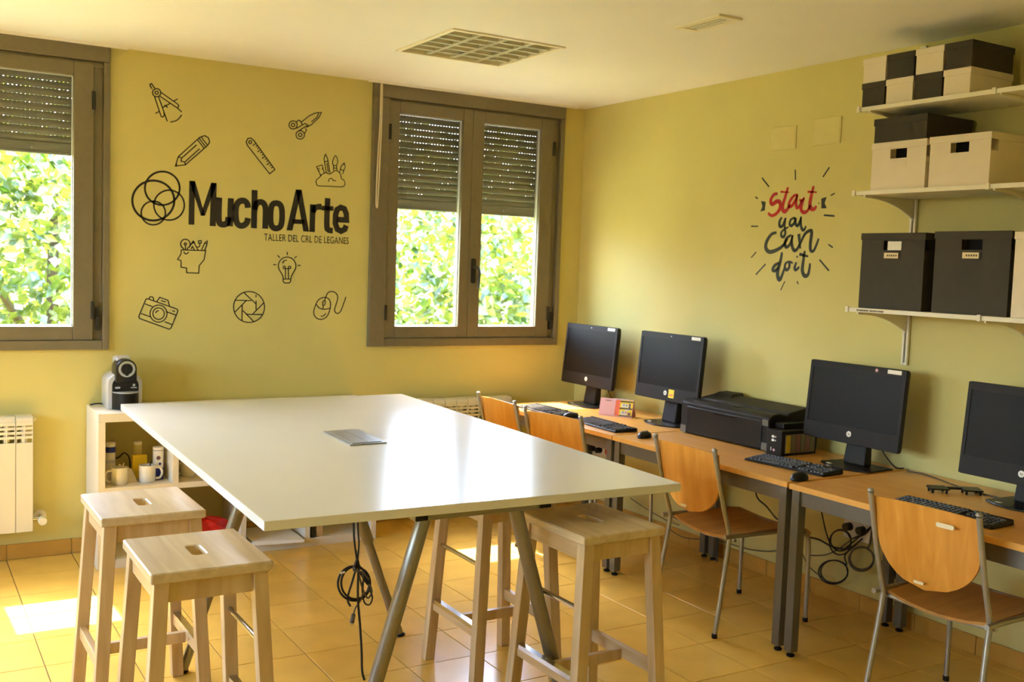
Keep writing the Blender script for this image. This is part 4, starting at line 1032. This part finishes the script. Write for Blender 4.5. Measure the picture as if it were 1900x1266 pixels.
tag(MB().prism([(5.49, 0.0455), (5.70, 0.0455), (5.70, 0.20), (5.53, 0.20)], 2.03, 2.055, 'x').build('dark_binder', M['vinylg'], bevel=0.002, origin=(2.04, 5.6, 0.0455)), 'dark grey binder upright in the lowest right compartment', 'binder')
tag(MB().box(2.062, 2.10, 5.50, 5.68, 0.0455, 0.12).build('wooden_block', M['beechx'], bevel=0.002, origin=(2.08, 5.59, 0.0455)), 'small wooden block beside the dark binder', 'block')
# ------------------------------------------------------------------ wall decals
def zmap(ox, oy, s, wall):
    def f(p):
        q = aty(ox+p[0]/s, oy+p[1]/s, D) if wall == 'b' else atx(ox+p[0]/s, oy+p[1]/s, W)
        return (q.x, q.z) if wall == 'b' else (q.y, q.z)
    return f
ZA, ZB3, ZR = zmap(220, 130, 4.318, 'b'), zmap(220, 380, 4.318, 'b'), zmap(1380, 290, 4.868, 'r')
def to3(p, off, wall): return (p[0], D-off, p[1]) if wall == 'b' else (W-off, p[0], p[1])
def ribbon(mb, pts, w, closed=False, wall='b', th=0.0012):
    P = [Vector(p) for p in pts]; n = len(P); A = []; B = []
    ws = w if isinstance(w, list) else [w]*n
    for i in range(n):
        a = P[i-1] if (i > 0 or closed) else None; b = P[(i+1) % n] if (i < n-1 or closed) else None
        t1 = (P[i]-a).normalized() if a is not None and (P[i]-a).length > 1e-9 else None
        t2 = (b-P[i]).normalized() if b is not None and (b-P[i]).length > 1e-9 else None
        if t1 is None: t1 = t2
        if t2 is None: t2 = t1
        if t1 is None: t1 = t2 = Vector((1, 0))
        n1 = Vector((-t1.y, t1.x)); n2 = Vector((-t2.y, t2.x)); m = n1+n2
        if m.length < 0.3: m = n1
        m.normalize(); k = min(1/max(m.dot(n1), 0.45), 2.0)*ws[i]/2
        A.append(P[i]+m*k); B.append(P[i]-m*k)
    V = [to3(p, th, wall) for p in A]+[to3(p, th, wall) for p in B]+[to3(p, 0, wall) for p in A]+[to3(p, 0, wall) for p in B]
    F = []
    for i in range(n if closed else n-1):
        j = (i+1) % n; F += [(i, j, n+j, n+i), (2*n+i, 2*n+j, j, i), (n+i, n+j, 3*n+j, 3*n+i)]
    if not closed: F += [(0, n, 3*n, 2*n), (n-1, 2*n-1, 4*n-1, 3*n-1)]
    mb.add(V, F)
def circ(cx, cy, r, ry=None, n=40, a0=0, a1=360):
    ry = ry or r; full = abs(a1-a0) >= 360
    return [(cx+r*math.cos(math.radians(a0+(a1-a0)*k/n)), cy+ry*math.sin(math.radians(a0+(a1-a0)*k/n))) for k in range(n if full else n+1)]
def decal(name, label, strokes, mp, w=0.0058, m='vinyl', wall='b'):
    mb = MB()
    for s in strokes:
        pts, o = (s, '') if isinstance(s, list) else (s[0], s[1])
        ww = s[2] if (not isinstance(s, list) and len(s) > 2) else w
        if 's' in o: pts = [tuple(p)[:2] for p in catmull([(*p, 0) for p in pts], 5, 'c' in o)]
        ribbon(mb, [mp(p) for p in pts], ww, 'c' in o, wall)
    xs_ = [v for v in mb.v]; c = [sum(v[i] for v in xs_)/len(xs_) for i in range(3)]
    return tag(mb.build(name, M[m], origin=c), label, 'wall decal')
decal('compasses_decal', 'black line decal of drawing compasses at the top left of the back wall', [
    ([(268,150),(252,124),(254,112),(264,109),(290,146)], ''), (circ(305,182,33,n=24), 'c'), (circ(305,182,13,n=16), 'c'),
    [(288,212),(338,365)], ([(338,365),(350,377),(366,366)], 's'), [(320,214),(390,412)], [(366,366),(362,340)],
    [(338,178),(472,272)], ([(472,272),(482,287),(470,304)], 's'), [(326,206),(470,304),(507,336)],
    [(296,348),(325,332)], [(350,303),(412,268)], [(440,250),(474,231)], [(370,280),(394,302)], ([(414,418),(468,402),(506,360)], 's')], ZA)
decal('pencil_decal', 'black line decal of a pencil below the compasses', [
    ([(455,770),(478,695),(650,540),(690,526),(720,543),(730,578),(712,605),(535,760)], 'c'),
    [(478,695),(505,706),(500,730),(530,738),(535,760)], [(505,706),(625,600)], [(530,738),(650,630)], [(632,558),(682,625)], [(646,547),(696,614)], [(662,537),(710,600)], [(458,766),(468,752)]], ZA)
rt = [([(1253,798),(1210,832),(1030,602),(1022,576),(1035,549),(1060,545),(1085,566)], 'c'), (circ(1055,578,12,n=14), 'c')]
for k in range(12):
    t = (k+0.6)/12.4; bx, by = 1092+(1245-1092)*t, 577+(790-577)*t; L_ = 30 if k % 3 == 0 else 16
    rt.append([(bx, by), (bx-L_*0.80, by+L_*0.62)])
decal('ruler_decal', 'black line decal of a ruler between pencil and scissors', rt, ZA)
decal('scissors_decal', 'black line decal of scissors near the narrow window', [
    (circ(1398,440,33,n=24), 'c'), (circ(1398,440,14,n=16), 'c'), (circ(1455,520,34,n=24), 'c'), (circ(1455,520,14,n=16), 'c'),
    ([(1464,418),(1530,365),(1580,343),(1625,340),(1605,380),(1545,438),(1512,456)], ''), [(1602,344),(1590,378),(1545,415)],
    ([(1424,418),(1440,402),(1456,406),(1470,436)], ''), [(1424,468),(1495,428),(1518,442),(1505,462)], [(1430,496),(1508,446)], [(1488,512),(1506,480),(1494,468)]], ZA)
decal('tool_cloud_decal', 'black line decal of pencils and brushes standing in a cloud', [
    ([(1610,860),(1584,885),(1588,918),(1610,929),(1700,932),(1790,936),(1813,915),(1806,884),(1785,870),(1776,832),(1742,805),(1712,822),(1690,834),(1660,824),(1626,840)], 'sc'),
    ([(1680,896),(1690,873),(1708,870),(1720,885),(1742,888)], 's'), [(1622,852),(1585,775),(1630,760),(1648,826)], [(1596,790),(1612,786)], [(1602,806),(1614,802)], [(1640,790),(1626,794)],
    [(1664,822),(1645,710),(1656,676),(1673,706),(1694,826)], [(1647,735),(1678,730)], [(1668,745),(1680,820)],
    [(1722,806),(1722,765),(1746,768),(1750,804)], ([(1722,765),(1714,735),(1738,686),(1756,728),(1746,766)], 's'), [(1722,785),(1748,787)],
    [(1770,820),(1783,772),(1808,744),(1816,776),(1796,832)], [(1778,795),(1804,806)], [(1800,754),(1812,760)]], ZA, 0.0048)
decal('open_head_decal', 'black line decal of a head in profile filled with tools', [
    ([(502,362),(500,395),(472,438),(500,448),(500,500),(545,508),(545,545),(642,548),(645,490),(685,440),(698,368)], 'c'), ([(522,376),(532,392),(548,392),(561,380)], 's'),
    (circ(535,315,38,n=24,a0=110,a1=430), ''), (circ(535,315,9,n=12), 'c'), [(535,324),(535,360)], [(522,350),(522,361)], [(550,350),(550,362)],
    [(562,345),(598,292),(636,362)], [(588,308),(612,300)], [(580,355),(592,335),(606,360)], [(664,362),(690,306),(711,290),(706,326),(688,366)], [(690,306),(706,314)],
    [(640,288),(662,288),(662,308),(640,308),(640,288)], ([(651,308),(648,335),(628,340)], 's')], ZB3)
decal('light_bulb_decal', 'black line decal of a shining light bulb', [
    (circ(1350,490,70,n=36,a0=145,a1=395), ''), ([(1292,530),(1314,568),(1319,596)], 's'), ([(1408,530),(1386,568),(1378,596)], 's'),
    [(1319,596),(1378,596)], ([(1317,596),(1318,616),(1332,628),(1364,628),(1378,616),(1379,596)], ''), [(1337,595),(1337,513)], [(1360,595),(1360,513)], [(1330,513),(1370,513)],
    (circ(1328,503,10,n=12), 'c'), (circ(1370,503,10,n=12), 'c'), [(1351,378),(1351,404)], [(1273,405),(1292,425)], [(1427,412),(1408,428)], [(1239,480),(1264,481)], [(1435,486),(1460,487)], ([(1311,468),(1325,451),(1348,442)], 's')], ZB3)
decal('camera_decal', 'black line decal of a tilted photo camera', [
    ([(228,752),(466,836),(476,850),(420,988),(406,998),(168,912),(161,896),(218,760)], 'c'), [(212,795),(272,817)], [(378,856),(462,886)], [(180,872),(258,900)], [(368,938),(432,962)],
    (circ(320,873,68,n=36), 'c'), (circ(320,873,46,n=30), 'c'), ([(296,868),(305,855),(322,848)], 's'), [(305,778),(330,742),(395,766),(408,812)], [(338,768),(380,780)], ([(244,754),(254,738),(274,742),(282,766)], 's'), [(410,842),(414,844)], [(430,849),(452,856)]], ZB3)
decal('aperture_decal', 'black line decal of a camera shutter aperture', [
    (circ(1045,820,124,n=48), 'c'), [(938,766),(1062,769)], [(1005,706),(1104,798)], [(1101,722),(1101,742)], [(1101,768),(1101,842)], [(1162,788),(1076,874)], [(1150,881),(1024,878)], [(1082,936),(996,850)], [(988,932),(991,806)], [(930,862),(1022,770)]], ZB3)
decal('mouse_decal', 'black line decal of a computer mouse with a wavy cord', [
    ([(1600,765),(1640,744),(1680,752),(1698,790),(1690,850),(1665,900),(1625,919),(1585,908),(1563,870),(1575,812)], 'sc'), ([(1584,800),(1608,828),(1650,838),(1690,830)], 's'),
    ([(1646,768),(1656,776),(1652,800),(1640,808),(1634,798),(1638,776)], 'sc'), [(1640,808),(1636,836)], ([(1652,768),(1662,735),(1680,704),(1712,696),(1744,712),(1756,745),(1742,800),(1730,848),(1752,872),(1780,852),(1800,800),(1822,738)], 's'), ([(1620,896),(1645,888),(1661,870)], 's')], ZB3)
logo = MB()
for cx, cy, rx, ry, w_ in ((278,1046,168,160,0.0115), (350,948,139,134,0.0105), (405,1083,122,120,0.0085), (278,1146,97,95,0.0085)):
    ribbon(logo, [ZA(p) for p in circ(cx, cy, rx, ry, 64)], w_, True)
c0 = (aty(294, 368, D)); tag(logo.build('ring_logo_decal', M['vinyl'], origin=tuple(c0)), 'black logo of four interlocking rings left of the big lettering', 'wall decal')
word = thing('lettering_decal', 'large bold black lettering MuchoArte on the back wall', 'wall lettering', tuple(aty(500, 385, D)))
def letter(name, polys=(), strokes=(), w=0.037):
    mb = MB()
    for p in polys:
        q = [ZA(v) for v in p]; n = len(q)
        mb.add([to3(v, 0.0012, 'b') for v in q]+[to3(v, 0, 'b') for v in q], [tuple(range(n))]+[(i, (i+1) % n, n+(i+1) % n, n+i) for i in range(n)])
    for s in strokes:
        pts, o = (s, '') if isinstance(s, list) else (s[0], s[1]); ww = s[2] if (not isinstance(s, list) and len(s) > 2) else w
        if 's' in o: pts = [tuple(p)[:2] for p in catmull([(*p, 0) for p in pts], 6, 'c' in o)]
        ribbon(mb, [ZA(p) for p in pts], ww, 'c' in o)
    return mb.build(name, M['vinyl'], word, world=True)
LW = 0.034
letter('letter', polys=[[(567,888),(612,890),(606,1240),(560,1239)], [(742,903),(786,906),(778,1252),(730,1250)], [(567,888),(612,890),(692,1168),(660,1168)], [(742,903),(786,906),(692,1168),(655,1166)]])
letter('letter', strokes=[([(806,1022),(802,1120),(802,1200),(815,1232),(845,1238),(872,1222),(880,1180)], 's', LW), ([(900,1028),(892,1252)], '', LW)])
letter('letter', strokes=[([(1036,1105),(1030,1070),(1005,1048),(970,1052),(945,1085),(938,1150),(945,1215),(968,1245),(1000,1246),(1028,1222),(1036,1186)], 's', LW)])
letter('letter', strokes=[([(1090,962),(1084,1268)], '', LW), ([(1088,1120),(1105,1072),(1140,1058),(1168,1078),(1178,1130),(1174,1272)], 's', LW)])
letter('letter', strokes=[([(1262,1068),(1292,1078),(1308,1120),(1308,1210),(1294,1256),(1262,1270),(1232,1256),(1218,1210),(1220,1120),(1234,1078)], 'sc', LW)])
letter('letter', polys=[[(1420,958),(1466,960),(1392,1287),(1345,1285)], [(1420,958),(1466,960),(1526,1296),(1480,1293)], [(1392,1196),(1490,1199),(1490,1236),(1392,1232)]])
letter('letter', strokes=[([(1556,1077),(1550,1298)], '', LW), ([(1556,1140),(1572,1108),(1598,1096),(1626,1096)], 's', LW)])
letter('letter', strokes=[([(1675,1027),(1668,1240),(1680,1280),(1716,1288)], 's', LW), ([(1628,1106),(1722,1110)], '', LW*0.8)])
letter('letter', strokes=[([(1744,1198),(1826,1202),(1824,1150),(1808,1112),(1780,1102),(1752,1118),(1738,1160),(1736,1230),(1752,1276),(1782,1292),(1812,1276),(1824,1246)], '', LW)])
sub = thing('subtitle_decal', 'thin black line of capitals under the big lettering', 'wall lettering', (1.842, D, 1.717))
so_ = textmesh('TALLER DEL CRL DE LEGANES', 0.058, M['vinyl'], 'small_lettering', sub, Matrix(((1,0,0,0),(0,0,-1,-0.0006),(0,1,0,0),(0,0,0,1))), spacing=1.05)
xs2 = [v.co.x for v in so_.data.vertices]; so_.data.transform(Matrix.Diagonal((0.519/(max(xs2)-min(xs2)), 1, 1, 1)))

slog = thing('slogan_decal', 'hand-lettered wall slogan start you can do it, first word red', 'wall lettering', (W, 3.89, 1.55))
def brush(name, m, strokes):
    mb = MB()
    for pts, w_ in strokes:
        pts = [tuple(p)[:2] for p in catmull([(*p, 0) for p in pts], 6)]
        n = len(pts); ws = [w_*(0.62+0.5*math.sin(PI*min(1, (i+0.7)/(n-0.3)))) for i in range(n)]
        ribbon(mb, [ZR(p) for p in pts], ws, False, 'r')
    return mb.build(name, M[m], slog, world=True)
u = 0.00092   # metres per traced unit
brush('word_start', 'vinylr', [([(305,338),(275,345),(248,385),(245,418),(262,432),(300,408),(325,415),(332,450),(318,490),(285,526),(250,536),(220,512)], 22*u),
    ([(400,280),(378,360),(354,440),(352,480),(372,500),(400,472),(415,445)], 22*u), ([(333,321),(412,326)], 11*u),
    ([(490,348),(452,360),(414,415),(412,452),(438,444),(470,390),(486,350)], 19*u), ([(486,350),(474,420),(480,464),(505,452),(522,400)], 18*u),
    ([(505,390),(522,402),(550,372)], 14*u), ([(545,378),(526,440),(520,485),(545,508),(578,490),(600,440)], 20*u),
    ([(632,270),(612,350),(598,430),(606,472),(636,478),(656,450)], 22*u), ([(578,321),(660,325)], 12*u)])
brush('word_you', 'vinylg', [([(345,552),(324,590),(326,632),(352,628),(378,560)], 17*u), ([(380,556),(370,630),(376,690),(362,728),(342,722),(340,690),(368,660),(405,640)], 15*u),
    ([(455,558),(425,575),(415,615),(432,628),(458,600),(462,562),(445,556)], 15*u), ([(472,556),(468,606),(486,628),(508,590),(520,545)], 16*u), ([(518,550),(516,620),(530,664),(548,662),(562,630)], 16*u)])
brush('word_can', 'vinylg', [([(296,690),(250,706),(208,770),(200,830),(232,864),(292,850),(352,810),(395,745)], 22*u), ([(430,712),(390,740),(372,790),(386,822),(420,790),(442,715)], 18*u), ([(442,712),(434,790),(452,848),(480,842),(505,790)], 18*u),
    ([(498,702),(510,835)], 20*u), ([(506,800),(552,705),(598,672),(614,690),(602,790),(606,852),(636,848),(678,745)], 19*u)])
brush('words_do_it', 'vinylg', [([(346,868),(332,950),(306,1050),(314,1108),(334,1106),(368,1015)], 22*u), ([(330,958),(282,985),(262,1025),(284,1036),(318,1000)], 18*u), ([(408,950),(378,970),(372,1010),(390,1028),(412,1000),(414,955),(442,966)], 16*u),
    ([(476,958),(460,1008),(472,1028),(502,1000)], 16*u), ([(552,855),(538,950),(530,1035),(552,1082),(584,1062),(600,968)], 21*u), ([(503,885),(582,906)], 17*u)])
for nm, ss in (('ribbon_tail', [(158,405),(198,412),(190,490),(150,500),(170,455)]), ('ribbon_tail', [(702,385),(748,368),(730,425),(750,470),(702,472)]), ('letter_dot', circ(483,908,9,n=10)), ('letter_dot', circ(680,425,6,n=10))):
    rb = MB(); q = [ZR(v) for v in ss]; n = len(q); rb.add([to3(v, 0.0012, 'r') for v in q]+[to3(v, 0, 'r') for v in q], [tuple(range(n))]+[(i, (i+1) % n, n+(i+1) % n, n+i) for i in range(n)])
    rb.build(nm, M['vinylg'], slog, world=True)
for a, b, w_ in (((465,122),(468,215),8),((775,100),(715,188),8),((165,195),(228,275),8),((822,335),(787,355),7),((105,368),(128,383),8),((725,533),(820,540),10),((67,633),(130,633),8),((765,797),(805,825),8),((113,865),(67,917),6),((197,975),(110,1070),9),((685,935),(770,1035),10),((372,1130),(333,1210),6),((482,1130),(493,1155),7)):
    mb = MB(); ribbon(mb, [ZR(a), ZR(b)], w_*u, False, 'r'); mb.build('ray', M['vinylg'], slog, world=True)

# ------------------------------------------------------------------ sockets and cables
def socket(y, z, w_, h_, label, red):
    root = thing('socket_box', label, 'socket', (W, y, z), group='socket boxes under the desks')
    MB().box(W-0.045, W, y-w_/2, y+w_/2, z-h_/2, z+h_/2).build('casing', M['ceramic'], root, world=True, bevel=0.004)
    n = max(2, int(w_/0.07))
    for k in range(n):
        yy = y+w_/2-(k+0.5)*w_/n
        mm = M['vinylr'] if (red and k == n-1) else M['paper']
        MB().lathe([(0.026, W-0.0475), (0.026, W-0.0455)], (0, yy, z), 16, 'x').build('outlet', mm, root, world=True)
        if k < n-1 or not red: MB().lathe([(0.019, W-0.082), (0.021, W-0.048)], (0, yy, z), 12, 'x').build('plug', M['softblack'], root, world=True)
    return root
socket(5.46, 0.43, 0.22, 0.10, 'cream socket box with a red outlet under the corner desk', True)
socket(3.345, 0.41, 0.16, 0.12, 'cream socket box full of black plugs under the right-hand desk', False)
def cable(pts, r, label, m='cable', name='cable'):
    mb = MB().tube(catmull(pts, 6), r, 6); lo = min(pts, key=lambda p: p[2])
    return tag(mb.build(name, M[m], smooth=True, origin=lo), label, 'cable')
def coil(c, ry, rz, n, turns, label, r=0.0035, m='cable', tail=()):
    pts = []
    rd = random.Random(int(c[1]*1000))
    for k in range(n*turns+1):
        a = 2*PI*k/n; f = 1+0.10*math.sin(k*0.7+c[1]*9); pts.append((c[0]-0.004*(k/n), c[1]+ry*f*math.cos(a), c[2]+rz*f*math.sin(a)))
    pts += list(tail)
    return cable(pts, r, label, m, 'cable_coil')
K = lambda px, py, x=W-0.05: tuple(atx(px, py, x))
cable([K(1523, 943), K(1532, 985), K(1542, 1010), K(1560, 1022), K(1590, 1000), K(1608, 985), K(1622, 972)], 0.0035, 'black cable dropping from the right-hand desk to the plugs')
def ringpx(cx, cy, rx, ry, a0, n, x): return [K(cx+rx*math.cos(math.radians(a0+360*k/n)), cy+ry*math.sin(math.radians(a0+360*k/n)), x) for k in range(n)]
tag(MB().tube(catmull(ringpx(1560, 1003, 19, 20, 10, 12, W-0.06)+ringpx(1559, 1007, 20, 23, 10, 12, W-0.07)+[K(1580, 1000, W-0.07), K(1604, 992, W-0.06), K(1618, 975, W-0.05)], 4), 0.0035, 6).build('cable_coil', M['cable'], smooth=True, origin=K(1560, 1003)), 'upper loop of black cable hanging left of the plugs', 'cable')
tag(MB().tube(catmull(ringpx(1546, 1062, 27, 22, -20, 12, W-0.06)+ringpx(1548, 1061, 25, 21, -20, 12, W-0.07)+[K(1571, 1048, W-0.06), K(1568, 1030, W-0.06), K(1590, 1010, W-0.05)], 4), 0.0038, 6).build('cable_coil', M['cable'], smooth=True, origin=K(1546, 1062)), 'lowest round loop of black cable hanging near the skirting', 'cable')
tag(MB().tube(catmull(ringpx(1598, 1038, 23, 22, -60, 12, W-0.06)+ringpx(1599, 1036, 22, 21, -60, 12, W-0.07)+[K(1612, 1015, W-0.06), K(1618, 985, W-0.05)], 4), 0.0045, 6).build('cable_coil', M['cableg'], smooth=True, origin=K(1598, 1038)), 'dark grey loop of cable right beside the chair post', 'cable')
tag(MB().tube(catmull(ringpx(1648, 1045, 12, 7, 0, 10, W-0.06)+ringpx(1650, 1046, 14, 6, 0, 10, W-0.07)+[K(1660, 1060, W-0.06), K(1662, 1075, W-0.05)], 4), 0.0045, 6).build('cable_coil', M['cable'], smooth=True, origin=K(1650, 1046)), 'small bundled black cable half hidden by the near chair', 'cable')
cable([K(1500, 997), K(1520, 1002), K(1545, 1015), K(1575, 1018), K(1600, 1000)], 0.0045, 'thick black cable running from behind the chair leg to the plugs')
cable([K(1500, 1031), K(1530, 1030), K(1555, 1020), K(1585, 998), K(1612, 985)], 0.003, 'thin grey cable running level to the plugs', 'cableg')
cable([K(1400, 905), K(1406, 925), K(1422, 940), K(1440, 962), K(1460, 975), K(1490, 992)], 0.004, 'black cable slanting down under the printer desk')
cable([K(1240, 980), K(1270, 998), K(1330, 1003), K(1390, 1020), K(1440, 1022), K(1475, 1005), K(1500, 1050), K(1530, 1075)], 0.003, 'thin grey cable sagging along the wall above the skirting', 'cableg')
cable([K(1170, 925), K(1200, 945), K(1235, 965), K(1260, 975)], 0.003, 'thin dark cable on the wall left of the middle chair', 'cableg')
cable([(3.93, 4.30, 0.70), (3.95, 4.29, 0.5), (3.96, 4.27, 0.2), (3.95, 4.25, 0.006)], 0.004, 'black cable hanging straight down at the joint of the two far desks')
z_ = DT+0.003
cable([(3.98, 3.06, z_), (3.99, 2.98, z_), (3.95, 2.86, z_), (3.90, 2.74, z_), (3.87, 2.62, z_), (3.86, 2.50, z_)], 0.003, 'thin grey cable curving over the right-hand desk to the last computer', 'cableg')

# cable bundle hanging under the white table
Y0 = 3.42
Q = lambda px, py, dy=0.0: tuple(aty(px, py, Y0+dy))
bundle = thing('cable_bundle', 'tangled bundle of black cables hanging under the white table', 'cable', (1.43, Y0, 0.15))
top = TB-0.001
def bt_(pts, r, m='cable', nm='cable'): return MB().tube(catmull(pts, 6), r, 7).build(nm, M[m], bundle, world=True, smooth=True)
t1 = Q(656, 975); bt_([(t1[0]-0.01, Y0, top), t1, Q(658, 1010), Q(662, 1045), Q(655, 1075), Q(645, 1110), Q(650, 1125)], 0.004)
t2 = Q(664, 975); bt_([(t2[0], Y0+0.01, top), Q(664, 975, .01), Q(666, 1010, .01), Q(664, 1050, .01), Q(675, 1075, .01), Q(682, 1085, .02)], 0.0035)
L1 = [Q(657+30*math.cos(a), 1083+32*math.sin(a), 0.006*math.sin(a*2)) for a in [-1.2+k*2*PI/14 for k in range(15)]]
L2 = [Q(659+26*math.cos(a), 1082+30*math.sin(a), 0.015+0.006*math.cos(a)) for a in [-1.0+k*2*PI/14 for k in range(15)]]
bt_([Q(664, 1040)]+L1+L2, 0.0042)
bt_([Q(663, 1035), Q(656, 1058, -.01), Q(672, 1062, -.02), Q(684, 1075, -.01), Q(676, 1060, .01), Q(664, 1052), Q(672, 1090), Q(682, 1110), Q(690, 1098), Q(685, 1082)], 0.0035, 'cableg')
bt_([Q(676, 1070), Q(672, 1092), Q(676, 1118, .01), Q(686, 1122, .01), Q(691, 1108), Q(684, 1092)], 0.003)
bt_([Q(672, 1060), Q(674, 1085), Q(671, 1110), Q(660, 1128), Q(656, 1140)], 0.003, 'cableg')
bt_([Q(665, 1060), Q(664, 1110), Q(668, 1160), Q(671, 1210), Q(672, 1245), Q(676, 1262)], 0.0045)
e1 = Q(656, 1140); e2 = Q(653, 1156)
MB().tube([e1, e2], [0.008, 0.009], 8).build('plug', M['cableg'], bundle, world=True, smooth=True)
MB().tube([e2, Q(653, 1161)], 0.006, 8).build('plug_tip', M['chrome'], bundle, world=True)
MB().tube([Q(676, 1062), Q(684, 1082)], [0.010, 0.010], 8).build('adapter', M['softblack'], bundle, world=True, smooth=True)
MB().tube([Q(632, 1064), Q(640, 1062)], [0.004, 0.004], 6).build('tie', M['paper'], bundle, world=True)
